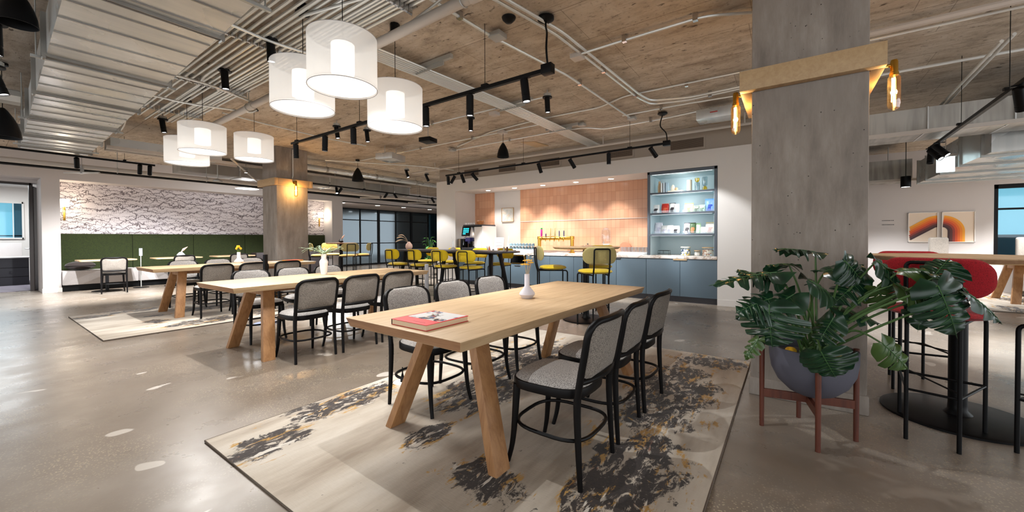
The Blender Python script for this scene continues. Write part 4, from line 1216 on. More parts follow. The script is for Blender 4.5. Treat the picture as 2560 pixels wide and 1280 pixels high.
# coffee machine
cm = thing('coffee_machine', 'large chrome coffee machine with lit blue touch screen', 'coffee machine', (8.0, 6.78, CT))
obj('base', MB().box(-0.24, 0.38, -0.34, 0.36, 0.0, 0.05).box(-0.26, 0.1, -0.10, 0.34, 0.05, 0.10), M['kick'], cm, 0.006)
obj('body', MB().box(-0.02, 0.38, -0.32, 0.30, 0.05, 0.66), M['chrome'], cm, 0.012)
obj('side_panel', MB().box(-0.22, 0.36, -0.35, -0.322, 0.05, 0.66), M['white_cer'], cm, 0.006)
obj('front_panel', MB().box(-0.20, -0.021, -0.30, -0.05, 0.06, 0.64), M['white_cer'], cm, 0.008)
obj('top_deck', MB().box(-0.22, 0.36, -0.32, 0.32, 0.662, 0.70), M['kick'], cm, 0.006)
sc_ = obj('touch_screen', MB().hexa([(-0.27, 0.06, 0.40), (-0.24, 0.06, 0.40), (-0.24, 0.34, 0.40), (-0.27, 0.34, 0.40)], [(-0.22, 0.06, 0.66), (-0.19, 0.06, 0.66), (-0.19, 0.34, 0.66), (-0.22, 0.34, 0.66)]), M['black_metal'], cm, 0.008)
icons = MB()
for r_ in range(4):
    for q in range(4):
        z = 0.445 + r_ * 0.045
        x = -0.272 + (z - 0.40) * 0.192
        if r_ == 0 and q > 1:
            continue
        icons.hexa([(x - 0.003, 0.285 - q * 0.05 - 0.034, z), (x + 0.002, 0.285 - q * 0.05 - 0.034, z), (x + 0.002, 0.285 - q * 0.05, z), (x - 0.003, 0.285 - q * 0.05, z)],
                   [(x + 0.003, 0.285 - q * 0.05 - 0.034, z + 0.032), (x + 0.008, 0.285 - q * 0.05 - 0.034, z + 0.032), (x + 0.008, 0.285 - q * 0.05, z + 0.032), (x + 0.003, 0.285 - q * 0.05, z + 0.032)])
obj('screen_icons', icons, emis('cyan_screen', srgb(40, 200, 220), 0.5), sc_, smooth=False)
obj('spout', MB().box(-0.20, -0.03, 0.10, 0.26, 0.26, 0.36).cyl((-0.15, 0.15, 0.27), (-0.15, 0.15, 0.20), 0.012, 10).cyl((-0.15, 0.20, 0.27), (-0.15, 0.20, 0.20), 0.012, 10), plain('violet_plastic', srgb(70, 70, 150), 0.3), cm, 0.004)  # spout in plain violet plastic
obj('steam_wand', MB().tube([(-0.1, 0.31, 0.40), (-0.17, 0.34, 0.34), (-0.18, 0.35, 0.16)], 0.007, 8), M['chrome'], cm)
obj('bean_hopper', MB().lathe([(0.07, 0.70), (0.11, 0.76), (0.13, 0.80), (0.13, 0.815), (0.0, 0.83)], (0.12, 0.0, 0), 24), M['amber_glass'], cm)
for i in range(5):
    o = obj('espresso_cup', MB().lathe([(0.0, 0.0), (0.018, 0.0), (0.030, 0.05), (0.027, 0.05), (0.015, 0.006), (0.0, 0.006)], n=14, cap=False), M['white_cer'], loc=(7.84, 7.06 - i * 0.075, CT + 0.701))
    tag(o, 'small white cup standing on top of the coffee machine', 'cup', 'cups on the coffee machine')
simple('milk_cooler', MB().box(-0.1, 0.12, -0.055, 0.055, 0, 0.33), plain('bronze_steel', srgb(140, 130, 116), 0.35, 0.8), 'slim bronze steel milk cooler at the left end of the counter', 'cooler', (7.90, 7.27, CT), bevel=0.004)
simple('grinder_box', MB().box(-0.08, 0.12, -0.04, 0.04, 0, 0.33), M['black_metal'], 'black box between the milk cooler and the coffee machine', 'box', (7.88, 7.17, CT), bevel=0.004)
def sheet(y, x, w, h, rz, label):
    t = thing('menu_card', label, 'sign', (x, y, CT), rz, 'white menu cards on the counter')
    obj('card', MB().hexa([(0, -w / 2, 0), (0.004, -w / 2, 0), (0.004, w / 2, 0), (0, w / 2, 0)], [(0.05, -w / 2, h), (0.054, -w / 2, h), (0.054, w / 2, h), (0.05, w / 2, h)]), M['paper_white'], t, smooth=False)
    tx = MB()
    random.seed(int(y * 10))
    for zz in (h * 0.62, h * 0.40, h * 0.33):
        yy_ = -w * 0.36
        while yy_ < w * 0.36:
            l_ = random.uniform(0.01, 0.03)
            tx.box(0.05 * zz / h - 0.002, 0.05 * zz / h, yy_, yy_ + l_, zz, zz + 0.008)
            yy_ += l_ + 0.006
    obj('printed_lines', tx, M['ink'], t, smooth=False)
sheet(6.05, 7.95, 0.28, 0.36, 0.0, 'white menu card with lines of print facing the room')
sheet(5.84, 8.02, 0.22, 0.40, -0.9, 'white menu card turned sideways right of the facing one')
simple('copper_box', MB().box(-0.05, 0.05, -0.10, 0.10, 0, 0.10), plain('copper_tin', srgb(196, 142, 112), 0.4, 0.4), 'copper coloured box on the counter before the menu cards', 'box', (7.86, 5.88, CT), bevel=0.003)
for i in range(4):
    tag(obj('syrup_bottle', MB().lathe([(0.0, 0.0), (0.022, 0.0), (0.022, 0.09), (0.010, 0.12), (0.010, 0.14), (0.0, 0.14)], n=14), (M['white_cer'], M['chrome'], plain('amber_syrup', srgb(130, 70, 40), 0.3), M['white_cer'])[i], loc=(7.84, 6.40 - i * 0.07, CT)), ('white bottle beside the coffee machine, first of a short row', 'chrome canister second in the row beside the coffee machine', 'amber syrup bottle third in the row beside the coffee machine', 'white bottle last in the row beside the menu cards')[i], 'bottle', 'bottles beside the coffee machine')
t = thing('framed_print', 'small pale botanical print in a thin wooden frame on the white pier', 'picture', (8.597, 6.22, 1.84))
obj('frame', MB().box(-0.02, 0, -0.20, -0.188, -0.19, 0.19).box(-0.02, 0, 0.188, 0.20, -0.19, 0.19).box(-0.02, 0, -0.20, 0.20, 0.178, 0.19).box(-0.02, 0, -0.20, 0.20, -0.19, -0.178), M['plywood'], t, smooth=False)
kp = N('pale_print'); nn = kp.noise(kp.coord(), 9, 4); kp.color(kp.ramp(nn, [(0.42, srgb(236, 234, 230)), (0.5, srgb(214, 222, 220)), (0.58, srgb(238, 220, 196)), (0.64, srgb(236, 234, 230))]))
obj('print', MB().box(-0.008, 0, -0.188, 0.188, -0.178, 0.178), kp.m, t, smooth=False)
# bulkhead grilles
for i, (a, b) in enumerate(((6.55, 7.05), (5.39, 5.90), (4.20, 4.72), (2.56, 3.08), (1.27, 1.84))):
    t = thing('air_grille', 'metal air grille in the taupe bulkhead, ' + ('leftmost', 'second from left', 'third from left', 'fourth from left', 'rightmost beside the collar')[i], 'air grille', (7.79, (a + b) / 2, 2.93), 0, 'air grilles in the bulkhead')
    w = (b - a) / 2
    obj('frame', MB().box(-0.012, 0, -w - 0.03, -w, -0.115, 0.115).box(-0.012, 0, w, w + 0.03, -0.115, 0.115).box(-0.012, 0, -w, w, 0.085, 0.115).box(-0.012, 0, -w, w, -0.115, -0.085), M['taupe'], t, smooth=False)
    g = MB()
    for k in range(10):
        g.box(-0.010, -0.004, -w, w, -0.083 + k * 0.0175, -0.077 + k * 0.0175)
    n_ = int(w * 2 / 0.02)
    for k in range(n_):
        yy_ = -w + (k + 0.5) * 2 * w / n_
        g.box(-0.008, -0.005, yy_ - 0.0025, yy_ + 0.0025, -0.085, 0.085)
    obj('louvre', g, plain('grille_metal', srgb(120, 104, 90), 0.6), t, smooth=False)
    obj('painted_louvre_shade', MB().box(-0.003, -0.001, -w, w, -0.085, 0.085), plain('grille_shadow_paint', srgb(60, 50, 42), 0.9), t, smooth=False)  # flat dark sheet painted in as the shade behind the louvres

# ---------------------------------------------------------------- green banquette, its tables and lamps
bq = thing('banquette', 'long banquette with moss green back panels and pale seat under the patterned wall', 'banquette', (0, 0, 0))
obj('plinth', MB().box(1.39, 7.99, 13.80, 14.35, 0, 0.15), M['black_metal'], bq, smooth=False)
e = [1.385, 2.69, 4.0, 5.33, 6.66, 7.995]
for a, b in zip(e, e[1:]):
    obj('seat_cushion', MB().box(a + 0.004, b - 0.004, 13.70, 14.28, 0.15, 0.475), M['bench'], bq, 0.02)
    obj('back_panel', MB().box(a + 0.004, b - 0.004, 14.29, 14.365, 0.45, 1.355), M['green'], bq, 0.010)
t = thing('scatter_cushion', 'round dark cushion lying at the left end of the banquette', 'cushion', (1.70, 13.95, 0.476))
ol = [(0.26 * math.cos(2 * PI * i / 24), 0.17 * math.sin(2 * PI * i / 24)) for i in range(24)]
obj('cover', MB().pad(ol, lambda a, b, q: (a, b, 0.11 + q), 0.11, 0.108, p=2), m_fabric('brown_black_fabric', srgb(52, 42, 38), srgb(30, 24, 26)), t)
obj('piping', MB().tube([(a * 1.01, b * 1.01, 0.11) for a, b in ol], 0.006, 6, closed=True), M['black_wood'], t)
GS = 'small oak tables along the banquette'
def small_table(x, label):
    t = thing('cafe_table', label, 'table', (x, 13.18, 0), 0, GS)
    obj('tabletop', MB().prism(rrect(0.96, 0.66, 0.06, 4), 0.715, 0.745), M['oak'], t, 0.006)
    obj('pedestal', MB().lathe([(0.035, 0.02), (0.03, 0.05), (0.03, 0.70), (0.10, 0.714)], n=18), M['black_metal'], t)
    obj('floor_plate', MB().lathe([(0.26, 0.0), (0.26, 0.01), (0.06, 0.02)], n=28), M['black_metal'], t)
small_table(2.03, 'small oak table at the left end of the banquette')
small_table(3.33, 'small oak table at the banquette holding the gourd ornament')
small_table(4.60, 'small oak table at the banquette behind the tulip vase')
def sconce(x, y, z, rot, label):
    t = thing('wall_sconce', label, 'wall lamp', (x, y, z), rot, 'sconces on the patterned wall')
    obj('back_plate', MB().box(-0.02, 0.02, -0.012, 0, -0.42, -0.10), M['brass'], t, 0.003)
    obj('arm', MB().tube([(0, -0.01, -0.16), (0, -0.09, -0.16), (0, -0.09, -0.08)], 0.008, 8), M['brass'], t)
    obj('shade', MB().lathe([(0.075, -0.09), (0.085, 0.09), (0.0, 0.091)], (0, -0.09, 0), 24, cap=False), emis('glowing_sconce_shade', (1.0, 0.95, 0.86), 1.1), t)
    lamp('POINT', (x, y - 0.22, z), 5, (1.0, 0.86, 0.66), 0.08, parent=t)
sconce(1.50, 14.365, 2.10, 0, 'glowing white sconce at the left end of the patterned wall')
sconce(7.82, 14.365, 2.10, 0, 'glowing white sconce at the right end of the patterned wall')
simple('side_console', MB().box(5.15, 7.2, 13.0, 13.4, 0.0, 0.80), plain('dark_brown_laminate', srgb(52, 44, 46), 0.5), 'long dark low partition behind the far concrete column', 'partition', (0, 0, 0), bevel=0.006)

def stem(mb, pts, r):
    mb.tube(smoothpath(pts, 4), r, 6)
# stanchion sign
t = thing('card_stand', 'thin metal stand with a small card in front of the banquette', 'sign stand', (2.66, 13.35, 0))
obj('pole', MB().cyl((0, 0, 0.01), (0, 0, 0.86), 0.010, 8), M['strut'], t)
obj('floor_disc', MB().lathe([(0.15, 0), (0.15, 0.01), (0.02, 0.02)], n=24), M['black_metal'], t)
obj('card', MB().box(-0.032, 0.032, -0.006, 0.006, 0.80, 0.99), plain('grey_card', srgb(150, 156, 168), 0.5), t, 0.002)
# power towers
t = thing('power_tower', 'slim black portable power tower standing behind the middle table', 'power tower', (2.53, 6.10, 0), 0.6)
obj('post', MB().box(-0.030, 0.030, -0.018, 0.018, 0.02, 0.985), M['black_metal'], t, 0.006)
obj('floor_disc', MB().lathe([(0.15, 0), (0.15, 0.012), (0.03, 0.022)], n=28), plain('blue_grey_disc', srgb(168, 178, 206), 0.4), t)
t = thing('power_post', 'rounded grey power post beside the right end of the middle table', 'power tower', (4.55, 4.98, 0), 0.55)
obj('post', MB().prism(rrect(0.09, 0.055, 0.025, 5), 0.02, 0.775), plain('grey_plastic', srgb(146, 146, 150), 0.5), t, 0.012)
obj('socket_strip', MB().box(0.047, 0.052, -0.018, 0.018, 0.10, 0.68), M['black_metal'], t, 0.003)
obj('floor_disc', MB().lathe([(0.13, 0), (0.13, 0.01), (0.03, 0.018)], n=24), M['black_metal'], t)
t = thing('floor_lead', 'pale disc with a black plug hanging above it under the foreground chairs', 'power outlet', (2.12, 2.62, 0.0))
obj('disc', MB().lathe([(0.10, 0), (0.10, 0.012), (0.0, 0.016)], n=24), M['paper_white'], t)
obj('plug', MB().lathe([(0.018, 0.0), (0.016, 0.03), (0.006, 0.07), (0.004, 0.12)], (0, 0, 0.016), 12), M['black_metal'], t)

# ---------------------------------------------------------------- things on the tables
bk = thing('picture_book', 'coral red hardback with a picture cover lying on the foreground table', 'book', (1.475, 1.585, 0.7455), R(-1.8))
w, h = 0.150, 0.138
cov = MB().box(-w, w, -h, h, 0, 0.003).box(-w, w, -h, h, 0.027, 0.030)
obj('cover', cov, M['book_red'], bk, 0.0008)
obj('spine', MB().box(-w, w, h - 0.001, h + 0.003, 0, 0.03), plain('book_spine', srgb(60, 24, 28), 0.6), bk, smooth=False)
obj('pages', MB().box(-w + 0.002, w - 0.004, -h + 0.004, h - 0.003, 0.003, 0.027), M['page'], bk, smooth=False)
kp = N('cover_picture')
vv = kp.n('TexVoronoi', feature='F1'); kp.l(kp.coord((1, 1, 1)), vv.inputs['Vector']); vv.inputs['Scale'].default_value = 55
q = kp.sep(vv.outputs[1])
c = kp.ramp(q[0], [(0, srgb(46, 46, 54)), (0.35, srgb(196, 192, 190)), (0.55, srgb(90, 110, 150)), (0.7, srgb(176, 60, 54)), (0.8, srgb(206, 160, 90)), (0.9, srgb(60, 60, 66))], True)
up_ = kp.ramp(kp.noise(kp.coord(), 12, 3), [(0.48, 0.0), (0.54, 1.0)])
kp.color(kp.mix(up_, c, srgb(220, 218, 216))); kp.set(Roughness=0.35)
obj('cover_picture', MB().box(-0.055, w - 0.006, -h + 0.010, h - 0.012, 0.030, 0.0306), kp.m, bk, smooth=False)
tx = MB()
for i in range(9):
    tx.box(-0.118, -0.114, -0.09 + i * 0.011, -0.083 + i * 0.011, 0.030, 0.0304)
obj('title_line', tx, plain('title_ink', srgb(150, 30, 40), 0.6), bk, smooth=False)
bk2 = thing('flat_book', 'orange and yellow book lying on the right end of the far table', 'book', (3.84, 8.05, 0.7705), 0.2)
obj('cover', MB().box(-0.15, 0.15, -0.11, 0.11, 0, 0.003).box(-0.15, 0.15, -0.11, 0.11, 0.02, 0.024), plain('orange_cover', srgb(226, 92, 50), 0.5), bk2, smooth=False)
obj('pages', MB().box(-0.147, 0.147, -0.107, 0.107, 0.003, 0.02), plain('yellowed_pages', srgb(236, 206, 90), 0.6), bk2, smooth=False)
obj('white_sheet', MB().box(-0.42, -0.18, -0.10, 0.12, 0, 0.006), M['paper_white'], bk2, smooth=False)

def dried(mb_st, mb_hd, base, tip, r=0.0016):
    a, b = Vector(base), Vector(tip)
    m_ = (a + b) / 2 + Vector((random.uniform(-0.01, 0.01), random.uniform(-0.01, 0.01), 0.01))
    stem(mb_st, [a, m_, b], r)
vz = thing('bottle_vase', 'pale lilac ceramic bottle vase on the foreground table', 'vase', (2.50, 1.63, 0.7455))
obj('vase_body', MB().lathe([(0.0, 0.0), (0.040, 0.0), (0.060, 0.030), (0.058, 0.042), (0.020, 0.092), (0.0195, 0.185), (0.0165, 0.185), (0.0155, 0.10)], n=32, cap=False), plain('lilac_ceramic', srgb(206, 202, 210), 0.35), vz)
fl = thing('dried_yarrow', 'yellow dried yarrow standing in the pale bottle vase', 'flowers', (2.50, 1.63, 0.7455 + 0.12))
random.seed(3)
rt, up2 = Vector((0.578, -0.816, 0)), Vector((0, 0, 1))
st = MB()
for dx_, dz_, hr in ((-0.016, 0.135, 0.034), (0.006, 0.165, 0.038), (0.026, 0.15, 0.02), (-0.02, 0.20, 0.006), (0.045, 0.19, 0.006), (0.012, 0.20, 0.006)):
    tip = rt * dx_ + up2 * dz_ + Vector((random.uniform(-0.01, 0.01),) * 2 + (0,))
    stem(st, [Vector((0, 0, 0.0)), rt * dx_ * 0.3 + up2 * 0.07, tip], 0.0014)
    hd = MB()
    nb = 60 if hr > 0.01 else 6
    for k in range(nb):
        a = random.uniform(0, 2 * PI); q = random.uniform(0, 1) ** 0.5 * hr
        p = tip + Vector((q * math.cos(a), q * math.sin(a), 0.006 * (1 - (q / hr) ** 2) + random.uniform(-0.002, 0.002)))
        hd.lathe([(0.0, -0.003), (0.0042, 0.0), (0.003, 0.003), (0.0, 0.004)], p, 6, cap=False)
    obj('flower_head', hd, plain('yarrow_yellow', srgb(222, 174, 70), 0.8) if hr > 0.01 else cream, fl)
obj('stem', st, plain('dry_stem', srgb(196, 160, 100), 0.8), fl)
vz = thing('faceted_vase', 'white faceted ceramic vase on the middle table', 'vase', (2.70, 4.86, 0.7505))
obj('vase_body', MB().lathe([(0.0, 0.0), (0.036, 0.0), (0.052, 0.15), (0.050, 0.17), (0.028, 0.205), (0.036, 0.262), (0.033, 0.262), (0.024, 0.20)], n=10, cap=False), M['white_cer'], vz, ang=10)
fn_ = thing('fern_bunch', 'pale green dried fern spreading from the white faceted vase', 'plant', (2.70, 4.86, 0.7505 + 0.235))
random.seed(8)
for k in range(15):
    a = random.uniform(0, 2 * PI); ln = random.uniform(0.14, 0.28)
    if k < 3:
        a, ln = math.atan2(0.816, -0.578) + random.uniform(-0.2, 0.2), 0.30
    if 3 <= k < 6:
        a, ln = math.atan2(-0.816, 0.578) + random.uniform(-0.3, 0.3), 0.24
    d = Vector((math.cos(a), math.sin(a), 0))
    P = [Vector((0, 0, -0.05)), d * 0.02 + up2 * 0.03, d * ln * 0.55 + up2 * random.uniform(0.04, 0.13), d * ln + up2 * random.uniform(0.03, 0.14)]
    pp = smoothpath(P, 7)
    mb = MB().tube(pp, 0.0013, 5)
    side = d.cross(up2)
    for i in range(5, len(pp) - 1):
        f_ = (i - 5) / (len(pp) - 6)
        L = 0.055 * (1 - f_ * 0.75)
        for s in (-1, 1):
            dv = (side * s + (pp[i + 1] - pp[i]).normalized() * 0.8 + up2 * random.uniform(-0.2, 0.3)).normalized()
            q0 = pp[i]; q1 = q0 + dv * L * 0.5; q2 = q0 + dv * L
            wv = dv.cross(up2).normalized() * 0.0065 if dv.cross(up2).length > 0.01 else Vector((0.006, 0, 0))
            mb.add([q0, q1 + wv, q2, q1 - wv], [(0, 1, 2, 3)])
    obj('frond', mb, plain('sage_frond', srgb(160, 178, 146), 0.8) if k == 0 else bpy.data.materials['sage_frond'], fn_, smooth=False)
vz = thing('bottle_vase', 'small white bottle vase with tulips on the far table', 'vase', (2.98, 8.26, 0.7705))
obj('vase_body', MB().lathe([(0.0, 0.0), (0.060, 0.0), (0.078, 0.03), (0.03, 0.09), (0.028, 0.20), (0.024, 0.20), (0.02, 0.1)], n=26, cap=False), M['white_cer'], vz)
tl_ = thing('tulip_bunch', 'small yellow tulips in the white vase on the far table', 'flowers', (2.98, 8.26, 0.7705 + 0.16))
st = MB()
for k in range(7):
    a = 2 * PI * k / 7
    tip = Vector((0.035 * math.cos(a), 0.035 * math.sin(a), 0.09 + 0.02 * (k % 3)))
    stem(st, [(0, 0, 0), tip * 0.5, tip], 0.002)
    obj('flower_head', MB().lathe([(0.0, -0.008), (0.016, 0.004), (0.018, 0.018), (0.010, 0.034), (0.0, 0.030)], tip, 8), plain('tulip_yellow', srgb(238, 186, 30), 0.6), tl_)
obj('stem', st, plain('tulip_green', srgb(90, 120, 50), 0.7), tl_)
def feathers(loc, n, ln, label, dirx=-1):
    t = thing('feather_stems', label, 'dried stems', loc)
    for k in range(n):
        d = (rt * dirx + Vector((0, 0, 0.9 - 0.4 * k))).normalized()
        pp = smoothpath([Vector((0, 0, -0.05)), d * ln * 0.35 + up2 * 0.03, d * ln * 0.8 + up2 * 0.03, d * ln + rt * dirx * 0.06 + up2 * (-0.02)], 5)
        obj('stem', MB().tube(pp, [0.002 + 0.012 * math.sin(PI * min(1, max(0, (i / len(pp) - 0.45) / 0.55))) for i in range(len(pp))], 8), plain('beige_plume', srgb(214, 188, 158), 0.9), t)
t = thing('pink_vase', 'rounded pink clay vase on the dark table near the glass wall', 'vase', (6.25, 7.45, 0.9555))
obj('vase_body', MB().lathe([(0.0, 0.0), (0.06, 0.0), (0.085, 0.05), (0.075, 0.11), (0.035, 0.16), (0.02, 0.18), (0.015, 0.16)], n=24, cap=False), M['pink_cer'], t)
feathers((6.25, 7.45, 0.9555 + 0.17), 3, 0.26, 'beige drooping plumes in the pink clay vase')
t = thing('clear_bud_vase', 'clear glass bud vase on a white foot on the dark table', 'vase', (6.20, 5.95, 0.9555))
obj('white_foot', MB().lathe([(0.0, 0.0), (0.055, 0.0), (0.065, 0.03), (0.02, 0.065)], n=24), M['white_cer'], t)
obj('glass_neck', MB().lathe([(0.02, 0.06), (0.018, 0.20)], n=18, cap=False), M['clear_glass'], t)
obj('dry_twig', MB().tube([(0, 0, 0.05), (0.0, 0.02, 0.22), (0.02, 0.07, 0.26)], 0.0015, 5).tube([(0, 0, 0.05), (0.0, -0.02, 0.22), (-0.02, -0.05, 0.28)], 0.0015, 5).tube([(0, 0, 0.2), (0, 0.05, 0.29)], 0.0015, 5), M['strut'], t)
for i, (y, cc) in enumerate(((4.62, srgb(214, 206, 190)), (4.54, srgb(96, 50, 30)))):
    tag(obj('condiment_bottle', MB().lathe([(0.0, 0.0), (0.02, 0.0), (0.02, 0.06), (0.012, 0.08), (0.0, 0.085)], n=14), plain('condiment', cc, 0.4), loc=(6.25, y, 0.9555)), ('pale little bottle at the kitchen end of the dark table', 'brown little bottle at the kitchen end of the dark table')[i], 'bottle')
t = thing('glass_dish', 'low clear dish with a lid knob on the round oak table', 'dish', (5.30, 2.40, 1.0755))
obj('dish_body', MB().lathe([(0.0, 0.0), (0.10, 0.002), (0.105, 0.012), (0.04, 0.03), (0.0, 0.034)], n=28), M['clear_glass'], t)
obj('lid_knob', MB().lathe([(0.006, 0.03), (0.018, 0.045), (0.0, 0.055)], n=12), M['chrome'], t)
t = thing('gourd_ornament', 'pale grey gourd ornament with feather on the small banquette table', 'ornament', (3.42, 13.2, 0.7455))
obj('gourd', MB().lathe([(0.0, 0.0), (0.07, 0.01), (0.09, 0.06), (0.05, 0.11), (0.03, 0.13), (0.0, 0.135)], n=20), plain('grey_glaze', srgb(168, 178, 184), 0.3), t)
obj('feather', MB().tube([(0, 0, 0.12), (0.05, -0.03, 0.2), (0.13, -0.06, 0.27)], [0.006, 0.03, 0.004], 8), M['pink_cer'], t)
t = thing('dark_ornament', 'small dark vase with pale feather on the table by the glass wall', 'ornament', (6.2, 10.25, 1.1005))
obj('vase_body', MB().lathe([(0.0, 0.0), (0.05, 0.01), (0.07, 0.05), (0.03, 0.10), (0.02, 0.11)], n=18), M['black_metal'], t)
obj('feather', MB().tube([(0, 0, 0.09), (0.03, -0.04, 0.16), (0.06, -0.08, 0.22)], [0.005, 0.022, 0.004], 8), M['pink_cer'], t)

# ---------------------------------------------------------------- monstera plant
def monstera(B, T, width, nrm, cuts=4, curl=0.12, seed=0):
    """split heart leaf from petiole point B to tip T"""
    B, T = Vector(B), Vector(T)
    ax = (T - B)
    L = ax.length
    ax.normalize()
    nv = Vector(nrm)
    nv = (nv - ax * nv.dot(ax)).normalized()
    sd = ax.cross(nv)
    rnd_ = random.Random(seed)
    nt, ns = 72, 7
    mb = MB()
    for s in (-1, 1):
        ph = rnd_.uniform(0, 0.3)
        vs = []
        for i in range(nt + 1):
            t_ = i / nt
            wv = math.sin(PI * min(1, (t_ * 0.96 + 0.04)) ** 0.72) ** 0.75 if t_ < 0.999 else 0.0
            edge = wv * width / 2
            fr_ = ((t_ * (cuts + 0.8) + ph) % 1.0)
            if 0.12 < t_ < 0.86:
                dcut = abs(fr_ - 0.5)
                if dcut < 0.13:
                    edge *= 0.27 + 0.22 * (dcut / 0.13)
                elif dcut < 0.24:
                    edge *= 0.84 + 0.16 * (dcut - 0.13) / 0.11
            for j in range(ns + 1):
                u = j / ns
                x = edge * u
                lobe = -0.20 * L * max(0, 1 - t_ / 0.28) * (u ** 1.1)         # heart lobes behind the petiole
                along = t_ * L + 0.30 * x * (1 - t_ * 0.5) + lobe - 0.06 * L
                if u < 0.02:
                    along = t_ * L
                dz_ = -curl * L * t_ * t_ * 1.1 + 0.16 * x - 1.35 * x * x / max(width, 0.05) - 0.02 * width * math.sin(t_ * 24 + s) * u
                dz_ += 0.010 * math.sin(fr_ * 2 * PI) * u
                vs.append(B + ax * along + sd * (s * x) + nv * dz_)
        fs = []
        for i in range(nt):
            for j in range(ns):
                t_ = i / nt
                if 0.25 < t_ < 0.7 and j == 1 and ((t_ * (cuts + 0.8) + ph + 0.5) % 1.0) < 0.16:
                    continue
                a = i * (ns + 1) + j
                fs.append((a, a + 1, a + ns + 2, a + ns + 1) if s > 0 else (a, a + ns + 1, a + ns + 2, a + 1))
        mb.add(vs, fs)
    return mb
def rib_mesh(B, T, nrm, L, width):
    B, T = Vector(B), Vector(T)
    ax = (T - B); L = ax.length; ax.normalize()
    nv = Vector(nrm); nv = (nv - ax * nv.dot(ax)).normalized()
    sd = ax.cross(nv)
    pts = [B + ax * (L * k / 10) + nv * (-0.12 * L * (k / 10) ** 2 * 1.1 + 0.0015) for k in range(11)]
    mb = MB().tube(pts, [0.0028 * (1 - 0.08 * k) for k in range(11)], 5)
    for k in range(1, 8):
        for s in (-1, 1):
            x = width * 0.36 * math.sin(PI * (0.1 + k / 10)) ** 0.6
            b = pts[k] + sd * s * x + ax * x * 0.34 + nv * (0.16 * x - 1.35 * x * x / max(width, 0.05) + 0.001)
            m_ = pts[k] + sd * s * x * 0.5 + ax * x * 0.17 + nv * (0.16 * x * 0.5 - 1.35 * (x * 0.5) ** 2 / max(width, 0.05) + 0.0015)
            mb.tube([pts[k], m_, b], [0.0014, 0.001, 0.0005], 4, caps=False)
    return mb
lg = N('monstera_leaf')
v_ = lg.coord()
lg.color(lg.ramp(lg.noise(v_, 9, 3), [(0.3, srgb(14, 40, 28)), (0.7, srgb(28, 66, 40))]))
lg.set(Roughness=0.28)
M['leaf'] = lg.m
lg = N('young_monstera_leaf')
lg.color(lg.ramp(lg.noise(lg.coord(), 9, 3), [(0.3, srgb(50, 74, 32)), (0.7, srgb(74, 100, 44))]))
lg.set(Roughness=0.35)
M['leaf2'] = lg.m
M['rib'] = plain('leaf_vein', srgb(70, 108, 62), 0.5)
M['petiole'] = plain('green_petiole', srgb(76, 108, 56), 0.5)
PC = Vector((2.985, -0.115, 0))
ps = thing('plant_stand', 'dark walnut stand with four legs around the grey planter', 'plant stand', (PC.x, PC.y, 0))
for i, (x, y) in enumerate(((2.955, 0.14), (2.765, -0.135), (3.04, -0.325), (3.225, -0.055))):
    obj('leg', MB().tube([(x - PC.x, y - PC.y, 0), (x - PC.x, y - PC.y, 0.545)], [0.013, 0.015], 12), M['walnut'], ps)
for a, b in (((2.955, 0.14), (3.04, -0.325)), ((2.765, -0.135), (3.225, -0.055))):
    obj('cross_rail', MB().beam((a[0] - PC.x, a[1] - PC.y, 0.215 if a[0] > 2.9 else 0.213), (b[0] - PC.x, b[1] - PC.y, 0.215 if a[0] > 2.9 else 0.213), 0.02, 0.05), M['walnut'], ps, 0.002, smooth=False)
pt = thing('planter', 'slate grey bowl planter sitting in the walnut stand', 'planter', (PC.x, PC.y, 0.241))
obj('bowl', MB().lathe([(0.0, 0.0), (0.06, 0.003), (0.12, 0.03), (0.175, 0.085), (0.208, 0.155), (0.219, 0.23), (0.220, 0.295), (0.205, 0.295), (0.20, 0.24), (0.0, 0.235)], n=48, cap=False), M['slate_pot'], pt)
obj('soil', MB().lathe([(0.0, 0.252), (0.12, 0.255), (0.20, 0.243)], n=30, cap=False), M['soil'], pt)
cl_ = MB()
for i in range(2):
    a = 2.2 + i * 1.9
    cl_.pad([(0.045 * math.cos(q), 0.030 * math.sin(q)) for q in [2 * PI * k / 12 for k in range(12)]], lambda a_, b_, q, A=a: (0.13 * math.cos(A) + a_, 0.13 * math.sin(A) + b_, 0.275 + q), 0.018, 0.018)
ol3 = plain('yellow_leaf_litter', srgb(214, 164, 20), 0.7)
obj('yellow_wrap', cl_, ol3, pt)
